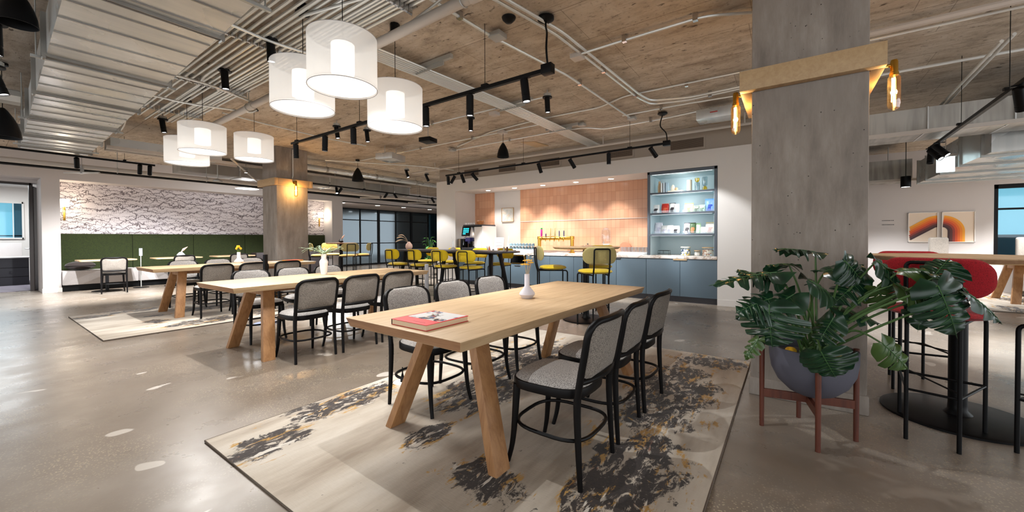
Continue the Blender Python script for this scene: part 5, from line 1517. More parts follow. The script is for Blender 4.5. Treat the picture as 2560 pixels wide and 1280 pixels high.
LV = [((2.57, 0.09, 0.83), (2.57, 0.08, 0.58), 0.31, 0), ((2.66, -0.14, 0.59), (2.71, -0.21, 0.43), 0.24, 0), ((2.85, -0.41, 0.63), (2.95, -0.55, 0.48), 0.15, 1),
      ((2.80, -0.60, 0.96), (2.88, -0.71, 0.68), 0.22, 0), ((3.03, -0.13, 1.11), (2.88, 0.08, 1.16), 0.17, 0), ((2.71, 0.06, 1.0), (2.50, 0.38, 0.97), 0.17, 0),
      ((2.76, 0.07, 0.95), (2.64, 0.25, 1.03), 0.22, 0), ((2.63, 0.08, 0.86), (2.53, 0.25, 0.79), 0.22, 0), ((2.93, -0.17, 1.0), (3.07, -0.36, 1.07), 0.20, 0),
      ((2.87, -0.25, 1.07), (2.95, -0.36, 0.94), 0.18, 0), ((2.91, -0.39, 1.07), (3.0, -0.52, 0.97), 0.18, 0), ((2.94, -0.61, 0.98), (2.99, -0.68, 1.10), 0.19, 0),
      ((2.87, -0.60, 0.99), (2.98, -0.76, 0.95), 0.17, 0), ((2.89, -0.46, 0.95), (3.01, -0.62, 0.86), 0.18, 1), ((2.97, -0.40, 0.92), (3.02, -0.46, 0.78), 0.16, 1),
      ((2.89, -0.72, 0.92), (3.02, -0.90, 0.78), 0.12, 0), ((2.98, -0.59, 0.88), (2.96, -0.56, 0.69), 0.15, 0), ((2.75, -0.09, 0.96), (2.86, -0.24, 0.86), 0.20, 0),
      ((2.59, 0.14, 0.63), (2.55, 0.21, 0.51), 0.08, 1), ((2.97, -0.22, 0.79), (3.13, -0.46, 0.72), 0.14, 0), ((2.71, -0.02, 0.88), (2.57, 0.17, 0.74), 0.20, 0),
      ((2.99, -0.33, 0.95), (2.89, -0.20, 0.82), 0.16, 0), ((2.90, 0.0, 1.03), (2.74, 0.10, 1.06), 0.18, 0), ((3.05, -0.30, 1.04), (3.16, -0.42, 0.96), 0.16, 0),
      ((2.80, -0.20, 0.75), (2.74, -0.12, 0.60), 0.15, 0), ((2.86, 0.12, 0.80), (2.74, 0.28, 0.72), 0.16, 0), ((2.90, -0.48, 1.02), (3.02, -0.66, 1.04), 0.14, 1)]
mo = thing('monstera_plant', 'large monstera with glossy split leaves growing in the grey planter', 'plant', (PC.x, PC.y, 0.48))
off = Vector((PC.x, PC.y, 0.48))
random.seed(21)
for i, (B, T, wd, yg) in enumerate(LV):
    B, T = Vector(B), Vector(T)
    down = (B.z - T.z) / (T - B).length
    nr = Vector((-0.80, 0.05, 0.0)) * (0.35 + 0.65 * max(0, down)) + Vector((0, 0, 1)) * (1.0 - 0.75 * max(0, down))
    nr += Vector((random.uniform(-0.2, 0.2), random.uniform(-0.3, 0.3), 0))
    w_ = wd * 1.12
    lf = obj('leaf', monstera(B - off, T - off, w_, nr, 5 if wd > 0.21 else 4 if wd > 0.16 else 3, seed=i), M['leaf2'] if yg else M['leaf'], mo, ang=180)
    obj('leaf_vein', rib_mesh(B - off, T - off, nr, 0, w_), M['rib'], lf)
    w_ = w_
    base = Vector((random.uniform(-0.06, 0.06), random.uniform(-0.06, 0.06), 0.01))
    b_ = B - off
    mid = base.lerp(b_, 0.5) + Vector((0, 0, 0.07 + 0.05 * random.random()))
    if (b_ - base).length > 0.6:
        mid.z -= 0.06
    obj('petiole', MB().tube(smoothpath([base, mid, b_], 7), [0.0085 - 0.0003 * k for k in range(15)], 8), M['petiole'], mo)

# ---------------------------------------------------------------- right hand side: art, booth, far table
for (ya, yb, side, lb) in ((-2.285, -2.775, 0, 'framed print of striped orange band sloping up, left of the pair'), (-2.835, -3.345, 1, 'framed print of striped orange arch coming down, right of the pair')):
    t = thing('framed_art', lb, 'picture', (12.995, ya, 1.08), 0, 'pair of orange stripe prints')
    w_ = abs(yb - ya); h_ = 0.69
    obj('frame', MB().box(-0.03, 0, -w_, 0, 0, 0.012).box(-0.03, 0, -w_, 0, h_ - 0.012, h_).box(-0.03, 0, -0.012, 0, 0, h_).box(-0.03, 0, -w_, -w_ + 0.012, 0, h_), M['white'], t, smooth=False)
    obj('paper', MB().box(-0.012, -0.004, -w_ + 0.01, -0.01, 0.01, h_ - 0.01), plain('peach_paper', srgb(222, 204, 186), 0.8), t, smooth=False)
    cols = [(236, 160, 50), (232, 134, 44), (224, 104, 40), (206, 80, 44), (150, 62, 52), (92, 52, 52), (64, 44, 48)]
    for k, cc in enumerate(cols):
        mb = MB()
        r0, r1 = 0.36 - k * 0.038, 0.36 - (k + 1) * 0.038
        path = []
        if side:
            cx_, cz_ = 0.0, 0.25
            for q in range(0, 15):
                a = PI / 2 - PI / 2 * q / 14
                path.append((cx_ + 1.0 * math.cos(a), math.sin(a), cz_))
            P0 = [(r0 * math.cos(PI / 2 - PI / 2 * q / 14), cz_ + r0 * math.sin(PI / 2 - PI / 2 * q / 14)) for q in range(15)] + [(r0, 0.012)]
            P1 = [(r1 * math.cos(PI / 2 - PI / 2 * q / 14), cz_ + r1 * math.sin(PI / 2 - PI / 2 * q / 14)) for q in range(15)] + [(r1, 0.012)]
        else:
            cx_, cz_ = w_, 0.25
            am = R(148)
            P0, P1 = [], []
            for (r_, P) in ((r0, P0), (r1, P1)):
                for q in range(11):
                    a = PI / 2 + (am - PI / 2) * q / 10 * 0.62
                    P.append((cx_ + r_ * math.cos(a), cz_ + r_ * math.sin(a)))
                a = PI / 2 + (am - PI / 2) * 0.62
                dx_, dz_ = -math.sin(a), math.cos(a)
                x_, z_ = P[-1]
                for q in range(1, 30):
                    P.append((x_ + dx_ * 0.02 * q, z_ + dz_ * 0.02 * q))
        xo = -0.016 - k * 0.0001
        for q in range(len(P0) - 1):
            quad = [P0[q], P0[q + 1], P1[q + 1], P1[q]]
            if any(x_ < 0.010 or x_ > w_ - 0.0 or z_ < 0.011 or z_ > h_ - 0.011 for x_, z_ in quad):
                continue
            mb.add([(xo, -x_, z_) for x_, z_ in quad], [(0, 1, 2, 3)])
        if mb.v:
            obj('printed_stripe', mb, plain('print_ink', srgb(*cc), 0.7), t, smooth=False)
tx = MB()
random.seed(5)
for z in (1.592, 1.492):
    y = -1.835
    while y > -2.03:
        l_ = random.uniform(0.006, 0.022)
        tx.box(12.996, 12.999, y - l_, y, z, z + 0.016)
        y -= l_ + 0.007
tag(obj('wall_lettering', tx, M['ink'], smooth=False), 'two short lines of small dark lettering on the wall left of the prints', 'lettering')
def booth(x, y, w_, label):
    t = thing('booth_seat', label, 'booth seat', (x, y, 0), 0, 'grey high backed booth seats')
    obj('high_back', MB().box(-0.06, 0.06, -w_ / 2, w_ / 2, 0.0, 1.19), M['grey_dark'], t, 0.05, seg=4)
    obj('seat', MB().box(-0.6, -0.07, -w_ / 2, w_ / 2, 0.12, 0.45), M['grey_fabric'], t, 0.04, seg=3)
booth(12.4, -2.66, 0.30, 'narrow grey booth back in front of the orange prints')
booth(12.4, -4.40, 1.30, 'wide grey booth back in front of the right hand window')
oak_table(11.15, -4.15, R(90), 0.75, 'oak trestle table on the pale rug at far right')
def side_chair(x, y, rz, label):
    t = thing('yellow_dining_chair', label, 'chair', (x, y, 0.013), rz, 'yellow chairs at far right')
    m_ = plain('yellow_lacquer', srgb(206, 158, 40), 0.45) if 'yellow_lacquer' not in bpy.data.materials else bpy.data.materials['yellow_lacquer']
    obj('seat', MB().prism(rrect(0.42, 0.42, 0.08, 5), 0.44, 0.47), m_, t, 0.006)
    for sx in (-1, 1):
        obj('leg', MB().tube([(sx * 0.19, -0.19, 0), (sx * 0.18, -0.18, 0.45), (sx * 0.18, -0.22, 0.80)], 0.016, 10), m_, t)
        obj('leg', MB().tube([(sx * 0.19, 0.19, 0), (sx * 0.18, 0.18, 0.44)], 0.016, 10), m_, t)
    obj('back_rail', MB().box(-0.19, 0.19, -0.23, -0.205, 0.66, 0.80), m_, t, 0.006)
side_chair(10.55, -3.55, R(-90), 'yellow chair beside the far right table, nearer one')
side_chair(10.55, -4.25, R(-90), 'yellow chair beside the far right table, cut by the photo edge')
# green plant behind kitchen corner
t = thing('potted_fern', 'bright green leafy plant peeking past the kitchen corner', 'plant', (9.2, 9.9, 0))
obj('pot', MB().lathe([(0.0, 0), (0.13, 0), (0.17, 0.34), (0.15, 0.34), (0.12, 0.3), (0, 0.3)], n=24, cap=False), M['white_cer'], t)
lfm = plain('fresh_green_leaf', srgb(70, 130, 50), 0.5, var=0.3, vs=12)
random.seed(9)
for k in range(34):
    a = random.uniform(0, 2 * PI); e_ = random.uniform(0.2, 1.3)
    h_ = random.uniform(0.45, 1.25)
    q = Vector((math.cos(a) * 0.20 * e_, math.sin(a) * 0.20 * e_, h_))
    d = Vector((math.cos(a), math.sin(a), random.uniform(-0.5, 0.4))).normalized()
    s_ = d.cross(Vector((0, 0, 1))).normalized()
    L = random.uniform(0.10, 0.18)
    mb = MB().add([q, q + d * L * 0.5 + s_ * L * 0.28, q + d * L - Vector((0, 0, 0.03)), q + d * L * 0.5 - s_ * L * 0.28], [(0, 1, 2, 3)]).tube(smoothpath([(0, 0, 0.3), (q.x * 0.3, q.y * 0.3, h_ * 0.7), q], 3), 0.003, 5)
    obj('leafy_stem', mb, lfm, t, smooth=False)
# ---------------------------------------------------------------- ceiling services
def vtx_box(pts_low, pts_high, mb):
    return mb.hexa(pts_low, pts_high)
# big rectangular duct, slightly skewed in plan
def dx(y):
    return 0.34 + (y - 2.0) * 0.032
dt = thing('rectangular_duct', 'large galvanized rectangular air duct running overhead at upper left', 'duct', (0, 0, 0))
zb, zt = 2.70, 3.03
body = MB()
body.hexa([(dx(1.2), 1.2, zb), (dx(1.2) + 0.75, 1.2, zb), (dx(10.2) + 0.75, 10.2, zb), (dx(10.2), 10.2, zb)],
          [(dx(1.2), 1.2, zt), (dx(1.2) + 0.75, 1.2, zt), (dx(10.2) + 0.75, 10.2, zt), (dx(10.2), 10.2, zt)])
obj('duct_body', body, M['galv'], dt, smooth=False)
rib = MB()
yy = 1.5
while yy < 10.1:
    rib.cb((dx(yy) + 0.375, yy, zb - 0.004), (0.75, 0.012, 0.008), R(-1.8))
    yy += 0.31
obj('seam', rib, M['galv_dull'], dt, smooth=False)
for yj in (3.45, 4.9, 6.2, 7.5, 8.8, 9.9, 2.2):
    fl = MB()
    x0, x1 = dx(yj) - 0.03, dx(yj) + 0.78
    for d in (-0.016, 0.016):
        fl.box(x0, x1, yj + d - 0.003, yj + d + 0.003, zb - 0.022, zb + 0.0)
        fl.box(x0, x0 + 0.03, yj + d - 0.003, yj + d + 0.003, zb, zt)
        fl.box(x1 - 0.03, x1, yj + d - 0.003, yj + d + 0.003, zb, zt)
    fl.box(x0, x1, yj - 0.02, yj + 0.02, zb - 0.014, zb - 0.002)
    for c in (x0 + 0.015, x1 - 0.015):
        fl.lathe([(0.012, -0.03), (0.012, 0.03)], (c, yj, zb - 0.03), 6, axis=(0, 1, 0))
    obj('joint_flange', fl, M['galv_dull'], dt, smooth=False)
for yj in (2.7, 4.9, 7.5, 9.6):
    hg = MB()
    x0, x1 = dx(yj) - 0.05, dx(yj) + 0.80
    hg.cyl((x0, yj + 0.06, zb - 0.03), (x0, yj + 0.06, CZ), 0.005, 6).cyl((x1, yj + 0.06, zb - 0.03), (x1, yj + 0.06, CZ), 0.005, 6)
    hg.box(x0 - 0.03, x1 + 0.03, yj + 0.045, yj + 0.070, zb - 0.028, zb - 0.008)
    obj('hanger', hg, M['strut'], dt, smooth=False)

# conduits that run away from the camera beside the duct
LC = 'zinc conduit in the dense parallel rack beside the big duct'
GC = 'parallel conduits beside the duct'
random.seed(4)
xs = [1.20, 1.255, 1.31, 1.365, 1.42, 1.475, 1.53, 1.60, 1.655, 1.71, 1.765, 1.82, 1.875, 1.93, 1.985, 2.03, 2.075, 2.12, 2.165]
for i, x in enumerate(xs):
    z = 3.078 + (i % 2) * 0.006 + (0.03 if i > 13 else 0)
    ye = 8.2 - 0.25 * (i % 3) if i > 5 else 8.9
    r = 0.0135 if i % 4 else 0.017
    if i in (3, 8, 12):
        pts = [(x, 0.6, z), (x, 5.2 + 0.3 * i / 8, z), (x + 0.10, 5.7 + 0.3 * i / 8, z + 0.03), (x + 0.10, ye, z + 0.03)]
    elif i in (4, 5):
        pts = [(x, 0.6, z), (x, ye - 0.9, z), (x + 0.02, ye - 0.5, z - 0.16), (x + 0.02, ye, z - 0.16)]
    else:
        pts = [(x, 0.6, z), (x, ye, z)]
    o = obj('conduit', MB().tube(bendpath(pts, 0.15), r, 8), M['conduit'])
    tag(o, LC, 'conduit', GC)
    for yc in (2.55, 4.15, 5.75, 7.35):
        if abs(pts[1][1] - yc) > 0.3 or len(pts) == 2:
            pass
for i, yc in enumerate((2.55, 4.15, 5.75, 7.35)):
    t = thing('trapeze_hanger', ('zinc strut hanger carrying the duct side conduits, ' + ('nearest the camera', 'second from the camera', 'third from the camera', 'farthest from the camera')[i]), 'hanger', (0, 0, 0), 0, 'strut hangers under the conduit rack')
    obj('strut_channel', MB().box(1.16, 2.22, yc - 0.02, yc + 0.02, 3.085 + 0.03, 3.085 + 0.07), M['strut'], t, smooth=False)
    cl = MB()
    for k, x in enumerate(xs):
        cl.box(x - 0.019, x + 0.019, yc - 0.012, yc + 0.012, 3.048, 3.116)
        cl.cyl((x + 0.018, yc, 3.04), (x + 0.018, yc, 3.12), 0.004, 6)
    obj('pipe_clamp', cl, M['chrome'], t, smooth=False)
    obj('threaded_rod', MB().cyl((1.18, yc, 3.115), (1.18, yc, CZ), 0.005, 6).cyl((2.2, yc, 3.115), (2.2, yc, CZ), 0.005, 6), M['strut'], t, smooth=False)

# large white water pipe
t = thing('sprinkler_pipe', 'thick grey white pipe running beside the conduit rack above the drum lamps', 'pipe', (0, 0, 0))
obj('pipe_run', MB().tube([(2.20, 0.4, 3.0), (2.26, 3.2, 3.0), (2.34, 7.3, 3.0)], 0.043, 18), M['white_pipe'], t)
for y in (1.9, 3.9, 5.9):
    xx = 2.20 + (y - 0.4) * 0.0205
    obj('coupling', MB().lathe([(0.047, -0.05), (0.052, -0.045), (0.052, 0.045), (0.047, 0.05)], (xx, y, 3.0), 18, axis=(0, 1, 0)), M['white_pipe'], t)
    obj('ring_hanger', MB().tube([(xx + 0.05 * math.cos(a), y + 0.12, 3.0 + 0.05 * math.sin(a)) for a in [2 * PI * i / 16 for i in range(16)]], 0.005, 6, closed=True).cyl((xx, y + 0.12, 3.05), (xx, y + 0.12, CZ), 0.005, 6), M['strut'], t)

# cross conduits bridging from duct to the canopy boxes
def run(pts, r, label, name='conduit', mat='conduit', group=None, cat='conduit', clips=None, rad=0.12):
    mb = MB().tube(bendpath(pts, rad), r, 8)
    if clips:
        t = thing(name, label, cat, (0, 0, 0), 0, group)
        obj('pipe_run', mb, M[mat], t)
        for c in clips:
            obj('strap_clamp', MB().box(c[0] - r - 0.008, c[0] + r + 0.008, c[1] - r - 0.008, c[1] + r + 0.008, c[2] - r - 0.006, min(CZ, c[2] + r + 0.06)).cyl((c[0], c[1], c[2]), (c[0], c[1], CZ), 0.005, 6), M['chrome'], t, smooth=False)
        return t
    return tag(obj(name, mb, M[mat]), label, cat, group)
run([(1.12, 3.92, 3.06), (1.70, 3.95, 3.04), (2.2, 3.9, 3.05)], 0.014, 'conduit crossing under the rack to the nearest black box spotlight')
run([(1.15, 5.6, 3.04), (1.75, 5.6, 3.03), (2.3, 5.9, 3.05)], 0.014, 'conduit crossing under the rack from duct edge to the second canopy')
run([(1.2, 6.6, 3.03), (1.80, 6.57, 3.02), (2.5, 6.4, 3.05), (2.56, 6.4, 3.1)], 0.013, 'conduit crossing under the rack to the farthest drum lamp canopy')
run([(1.69, 3.29, 3.06), (1.95, 2.2, 3.06), (2.1, 1.9, 3.06), (2.25, 2.3, 3.1), (2.39, 2.99, 3.12)], 0.013, 'looping conduit linking the canopies above the two largest drum lamps')

# conduits running across towards the kitchen wall
GX = 'bundle of conduits running to the kitchen wall'
for i in range(7):
    y = 3.20 + i * 0.040
    tag(obj('conduit', MB().tube([(2.42, y + 0.22, 3.13), (4.8, y + 0.05, 3.13), (7.78, y, 3.13)], 0.012, 8), M['conduit']), 'zinc conduit in the seven pipe bundle running to the kitchen wall', 'conduit', GX)
for i, x in enumerate((3.1, 4.72, 6.2)):
    tag(obj('strut_channel', MB().box(x - 0.02, x + 0.02, 2.98, 3.62, 3.150, 3.195).box(x - 0.006, x + 0.006, 3.1, 3.55, 3.105, 3.15), M['strut'], smooth=False),
        'short strut bar across the seven pipe bundle, ' + ('nearest the drum lamps', 'middle one near the hanging spotlight', 'closest to the black dome pendant')[i], 'strut', 'strut bars holding the pipe bundle')

run([(2.2, 2.05, 3.16), (3.34, 1.84, 3.16), (5.5, 1.74, 3.16), (5.9, 1.66, 3.16), (6.02, 1.2, 3.16), (5.95, 0.3, 3.16)], 0.014, 'inner conduit of the pair bending above the kitchen side of the ceiling', clips=[(4.4, 1.79, 3.16), (5.4, 1.74, 3.16), (6.0, 0.9, 3.16)])
run([(2.2, 1.98, 3.16), (3.34, 1.77, 3.16), (5.4, 1.68, 3.16), (5.74, 1.62, 3.16), (5.92, 1.15, 3.16), (5.88, 0.3, 3.16)], 0.014, 'outer conduit of the pair bending above the kitchen side of the ceiling')
run([(2.2, 2.42, 3.17), (3.0, 2.38, 3.17), (4.3, 2.2, 3.17), (6.4, 2.14, 3.17)], 0.014, 'single conduit passing the square junction box near the ceiling hole', clips=[(2.6, 2.40, 3.17), (4.6, 2.19, 3.17)])
run([(3.83, 1.80, 3.15), (3.86, 1.4, 3.17), (3.86, 0.62, 3.17), (4.05, 0.26, 3.17)], 0.013, 'conduit running from the lit junction box to the near column', clips=[(3.86, 1.35, 3.17), (3.86, 0.7, 3.17)])
run([(6.3, 5.9, 3.2), (5.8, 4.6, 3.2), (5.66, 3.4, 3.2), (5.7, 2.4, 3.2), (5.45, 1.9, 3.2), (5.5, 0.3, 3.2)], 0.011, 'thin wavy conduit crossing the ceiling from the pendant to the column collar', clips=[(5.49, 1.1, 3.18)])
run([(5.9, 9.1, 3.18), (5.87, 4.35, 3.18), (5.87, 3.5, 3.18)], 0.011, 'long thin conduit feeding the black dome pendants', clips=[(5.88, 6.6, 3.18), (5.87, 5.1, 3.18)])
run([(6.45, 6.2, 3.18), (6.43, 3.5, 3.18), (6.5, 3.0, 3.18), (6.8, 2.75, 3.18), (6.72, 1.7, 3.16), (6.57, 1.15, 3.14)], 0.012, 'conduit running to the grey electrical box beside the collar', clips=[(6.44, 4.6, 3.18), (6.72, 1.9, 3.16)])
run([(4.72, 5.9, 3.17), (4.73, 3.62, 3.17), (4.68, 2.75, 3.14)], 0.011, 'thin conduit linking the two ceiling mounted spotlights past the bundle', clips=[(4.72, 5.0, 3.17)])
run([(6.2, 2.2, 3.17), (6.2, 1.3, 3.17), (6.3, 0.2, 3.17)], 0.012, 'short conduit ending at the far junction box near the column', clips=[(6.2, 1.6, 3.17)])
run([(5.0, 7.3, 3.17), (4.2, 7.4, 3.17), (3.0, 7.3, 3.17), (2.4, 7.2, 3.17)], 0.012, 'thin conduit crossing behind the smallest drum lamp')
run([(4.3, 9.0, 2.55), (4.3, 8.97, 2.6), (4.3, 8.97, 3.18)], 0.010, 'upright conduit down the face of the far column to its bulb')
run([(5.0, 8.9, 3.05), (6.8, 7.7, 3.05), (7.75, 7.4, 3.05)], 0.012, 'thin pipe crossing the ceiling beside the kitchen corner')
# painted fire pipe along the bulkhead
t = thing('fire_pipe', 'pale painted pipe running along the top of the kitchen bulkhead', 'pipe', (0, 0, 0))
obj('pipe_run', MB().tube([(7.35, -0.3, 3.03), (7.35, 8.6, 3.03)], 0.022, 12), M['white_pipe'], t)
for y in (0.6, 3.0, 5.4, 7.7):
    obj('drop_rod', MB().cyl((7.35, y, 3.03), (7.35, y, CZ), 0.012, 8), M['white_pipe'], t)
# pipes above the left wall
t = thing('heating_pipe', 'long pale horizontal pipe under the ceiling in front of the left wall', 'pipe', (0, 0, 0))
obj('pipe_run', MB().tube([(-3, 11.2, 2.62), (12.5, 11.2, 2.62)], 0.045, 14), M['white_pipe'], t)
for x in (0.4, 1.9, 3.4, 5.0, 6.6, 8.2, 9.8):
    obj('ring_hanger', MB().tube([(x, 11.2 + 0.055 * math.cos(a), 2.62 + 0.055 * math.sin(a)) for a in [2 * PI * i / 16 for i in range(16)]], 0.006, 6, closed=True).cyl((x, 11.2, 2.675), (x, 11.2, CZ), 0.006, 6), M['strut'], t)
run([(-3, 12.4, 2.78), (9, 12.4, 2.78)], 0.03, 'dark pipe running parallel above the pale heating pipe', 'heating_pipe', 'strut', None, 'pipe')
run([(-3, 11.9, 2.66), (4.4, 11.9, 2.66), (11.5, 11.9, 2.60)], 0.05, 'thick black pipe running just behind the pale heating pipe', 'black_pipe', 'black_metal', None, 'pipe')
for i, (x0, y0, x1, y1, z) in enumerate(((3.0, 8.6, 4.5, 11.3, 2.72), (7.3, 11.0, 8.3, 10.3, 2.50), (9.2, 11.0, 10.4, 10.3, 2.48), (1.2, 11.4, 1.6, 10.9, 2.50))):
    run([(x0, y0, z), (x1, y1, z)], 0.018, ('slanting thin pipe behind the far drum lamps', 'short slanting pipe stub under the partition track, left one', 'short slanting pipe stub under the partition track, right one', 'short pale pipe stub under the duct near the office door')[i], 'pipe_stub', 'white_pipe', None, 'pipe', clips=[((x0 + x1) / 2, (y0 + y1) / 2, z)])
# round spiral duct and rectangular duct beyond the far column
t = thing('round_duct', 'round galvanized spiral duct passing behind the far column', 'duct', (0, 0, 0))
obj('duct_body', MB().tube([(4.7, 9.9, 3.02), (12, 9.9, 3.02)], 0.075, 20), M['galv'], t)
for x in (5.6, 7.1, 8.6):
    obj('hanger', MB().cyl((x, 9.9, 3.08), (x, 9.9, CZ), 0.005, 6), M['strut'], t)
    obj('joint_band', MB().lathe([(0.078, -0.03), (0.081, -0.025), (0.081, 0.025), (0.078, 0.03)], (x, 9.9, 3.02), 20, axis=(1, 0, 0)), M['galv_dull'], t)
t = thing('flat_duct', 'long flat rectangular duct beyond the far column below the ceiling', 'duct', (0, 0, 0))
obj('duct_body', MB().box(3.0, 9.7, 11.5, 12.1, 2.80, 3.08), M['galv_dull'], t, smooth=False)
for x in (4.2, 5.4, 6.6, 7.8, 9.0, 9.68):
    obj('joint_flange', MB().box(x - 0.015, x + 0.015, 11.48, 12.12, 2.78, 3.10), M['galv'], t, smooth=False)
for x in (4.8, 7.3, 9.5):
    obj('hanger', MB().cyl((x, 11.8, 3.08), (x, 11.8, CZ), 0.006, 6), M['strut'], t)
obj('support_angle', MB().box(3.0, 9.7, 11.42, 11.47, 3.09, 3.14), M['white_pipe'], t, smooth=False)
t = thing('branch_duct', 'flat duct branch between the big duct and the left wall', 'duct', (0, 0, 0))
obj('duct_body', MB().box(1.46, 3.0, 9.05, 9.5, 2.74, 2.88), M['galv'], t, smooth=False)
obj('support_angle', MB().box(1.4, 3.2, 8.96, 9.0, 2.68, 2.73), M['white_pipe'], t, smooth=False)
obj('support_angle', MB().box(1.46, 3.4, 9.45, 9.5, 2.72, 2.77), M['white_pipe'], t, smooth=False)
run([(-3, 7.0, 2.78), (0.42, 7.0, 2.78)], 0.085, 'round galvanized duct joining the big duct from the left edge', 'round_duct', 'galv', None, 'duct')
run([(-0.12, 0.5, 2.9), (-0.05, 6.6, 2.9)], 0.04, 'pale pipe running away left of the big duct', 'side_pipe', 'white_pipe', None, 'pipe')

# ducts and pipes right of the near column
t = thing('right_flat_duct', 'deep grey rectangular duct crossing the ceiling right of the column', 'duct', (0, 0, 0))
obj('duct_body', MB().box(7.0, 7.7, -9, -0.6, 2.53, 2.82), M['galv_dull'], t, smooth=False)
for y in (-1.4, -2.1, -2.9, -4.2):
    obj('seam', MB().box(6.985, 7.7, y - 0.006, y + 0.006, 2.525, 2.825), M['galv'], t, smooth=False)
obj('support_angle', MB().box(6.93, 6.98, -9, -0.6, 2.49, 2.535), M['white_pipe'], t, smooth=False)
t = thing('right_large_duct', 'large galvanized duct receding at upper right with warm reflections underneath', 'duct', (0, 0, 0))
obj('duct_body', MB().box(7.86, 11.45, -3.5, -2.16, 2.31, 2.75), M['galv'], t, smooth=False)
for x in (8.1, 8.96, 9.9, 10.8, 11.4):
    obj('joint_flange', MB().box(x - 0.02, x + 0.02, -3.53, -2.13, 2.28, 2.77), M['strut'], t, smooth=False)
t = thing('rear_duct', 'dark duct above the art wall right of the column', 'duct', (0, 0, 0))
obj('duct_body', MB().box(11.6, 12.6, -2.1, 2.0, 2.44, 2.85), M['galv_dull'], t, smooth=False)
for y in (-1.8, 0.2, 1.8):
    obj('hanger', MB().cyl((12.1, y, 2.85), (12.1, y, CZ), 0.008, 6), M['strut'], t)
obj('support_angle', MB().box(11.52, 11.56, -2.5, 2.0, 2.38, 2.43), M['white_pipe'], t, smooth=False)
t = run([(4.3, -0.6, 3.12), (4.3, -6, 3.12)], 0.016, 'upper conduit crossing right of the near column', clips=[(4.3, -1.2, 3.12)])
t = run([(4.9, -0.5, 3.08), (4.9, -6, 3.08)], 0.03, 'pale pipe crossing the ceiling right of the near column', 'side_pipe', 'white_pipe', None, 'pipe')
t = run([(5.1, -0.5, 3.1), (5.1, -6, 3.1)], 0.014, 'conduit beside the pale pipe right of the near column')
t = run([(6.0, -0.7, 3.02), (6.0, -6, 3.02)], 0.016, 'lower conduit crossing right of the near column above the deep duct')
t = run([(13 - 0.5, -5.5, 2.47), (13 - 0.5, -2.4, 2.47)], 0.03, 'rusty copper pipe above the window at far right', 'copper_pipe', 'brass', None, 'pipe')
t = run([(5.2, -1.55, 2.92), (9.0, -1.72, 2.92)], 0.014, 'slanting conduit above the right hand light track, upper one')
t = run([(5.2, -1.48, 2.88), (9.0, -1.64, 2.88)], 0.014, 'slanting conduit above the right hand light track, lower one')
t = run([(8.3, -4.5, 2.45), (12.5, -3.9, 2.45)], 0.10, 'blue grey round duct at far upper right', 'round_duct', 'galv', None, 'duct')
t = thing('exit_sign_box', 'glowing blank white ceiling panel hanging near the upper right duct', 'sign', (9.0, -2.0, 2.42))
obj('mount', MB().box(-0.03, 0.03, -0.12, 0.12, 0.04, 0.08).cyl((0, 0, 0.07), (0, 0, 0.8), 0.006, 6), M['white_pipe'], t, smooth=False)
obj('panel', MB().box(-0.012, 0.012, -0.10, 0.10, -0.20, 0.05), emis('cool_lit_panel', srgb(206, 232, 238), 1.1), t, 0.003)

# ---------------------------------------------------------------- junction boxes, canopies
def jbox(x, y, z, s, label, mat='strut', rz=0.0):
    o = obj('junction_box', MB().cb((0, 0, 0), (s, s, 0.05), rz), M[mat], None, 0.004, loc=(x, y, z))
    o2 = tag(o, label, 'junction box')
    return o
jbox(3.05, 2.32, 3.165, 0.13, 'square zinc junction box beside the round ceiling hole')
jbox(3.85, 1.86, 3.14, 0.12, 'brightly lit junction box where three conduits meet', 'white_pipe')
jbox(6.42, 2.12, 3.165, 0.12, 'zinc junction box at the kitchen end of the single conduit')
jbox(4.72, 3.66, 3.09, 0.12, 'white faced junction box under the seven pipe bundle', 'white_pipe')
jbox(5.87, 4.36, 3.17, 0.14, 'bright junction box directly above the black dome pendant', 'white_pipe')
jbox(6.35, 6.1, 3.165, 0.12, 'junction box at the end of the long conduit near the kitchen corner')
jbox(6.28, 2.95, 3.17, 0.11, 'small junction box at the bend of two conduits above the light track')
t = thing('electrical_box', 'large grey electrical box hanging beside the collar above the vents', 'electrical box', (6.62, 0.92, 3.05))
obj('enclosure', MB().box(-0.16, 0.16, -0.24, 0.24, -0.075, 0.075), M['galv'], t, 0.006)
obj('status_light', MB().box(-0.165, -0.158, -0.05, 0.05, 0.0, 0.015), plain('red_mark', srgb(170, 40, 30), 0.5), t, smooth=False)
tag(obj('ceiling_hole', MB().lathe([(0.055, 0.0), (0.065, -0.004), (0.06, -0.02), (0.03, -0.05), (0.0, -0.055)], (2.93, 2.10, CZ - 0.001), 20), M['black_metal']), 'small dark round fitting recessed in the bare ceiling', 'ceiling fitting')
tag(obj('ceiling_patch', MB().prism([(6.83, 4.60), (6.95, 4.33), (7.44, 4.28), (7.40, 4.58)], CZ - 0.012, CZ - 0.001), M['plywood'], smooth=False), 'bright plywood patch on the ceiling near the bulkhead', 'ceiling patch')
t = thing('air_conditioning_box', 'pale grey ceiling box hanging behind the track lights', 'air unit', (5.5, 7.14, 2.98))
obj('casing', MB().cb((0, 0, 0), (0.5, 0.42, 0.13), 0.3), M['galv'], t, 0.008)
obj('suspension_rod', MB().cyl((0.15, 0, 0.06), (0.15, 0, 0.24), 0.006, 6).cyl((-0.15, 0, 0.06), (-0.15, 0, 0.24), 0.006, 6), M['strut'], t)
t = thing('ceiling_speaker', 'square black speaker box hanging near the third drum lamp', 'speaker', (4.6, 4.98, 2.86))
obj('casing', MB().cb((0, 0, 0), (0.22, 0.22, 0.07), 0.2), M['black_metal'], t, 0.006)
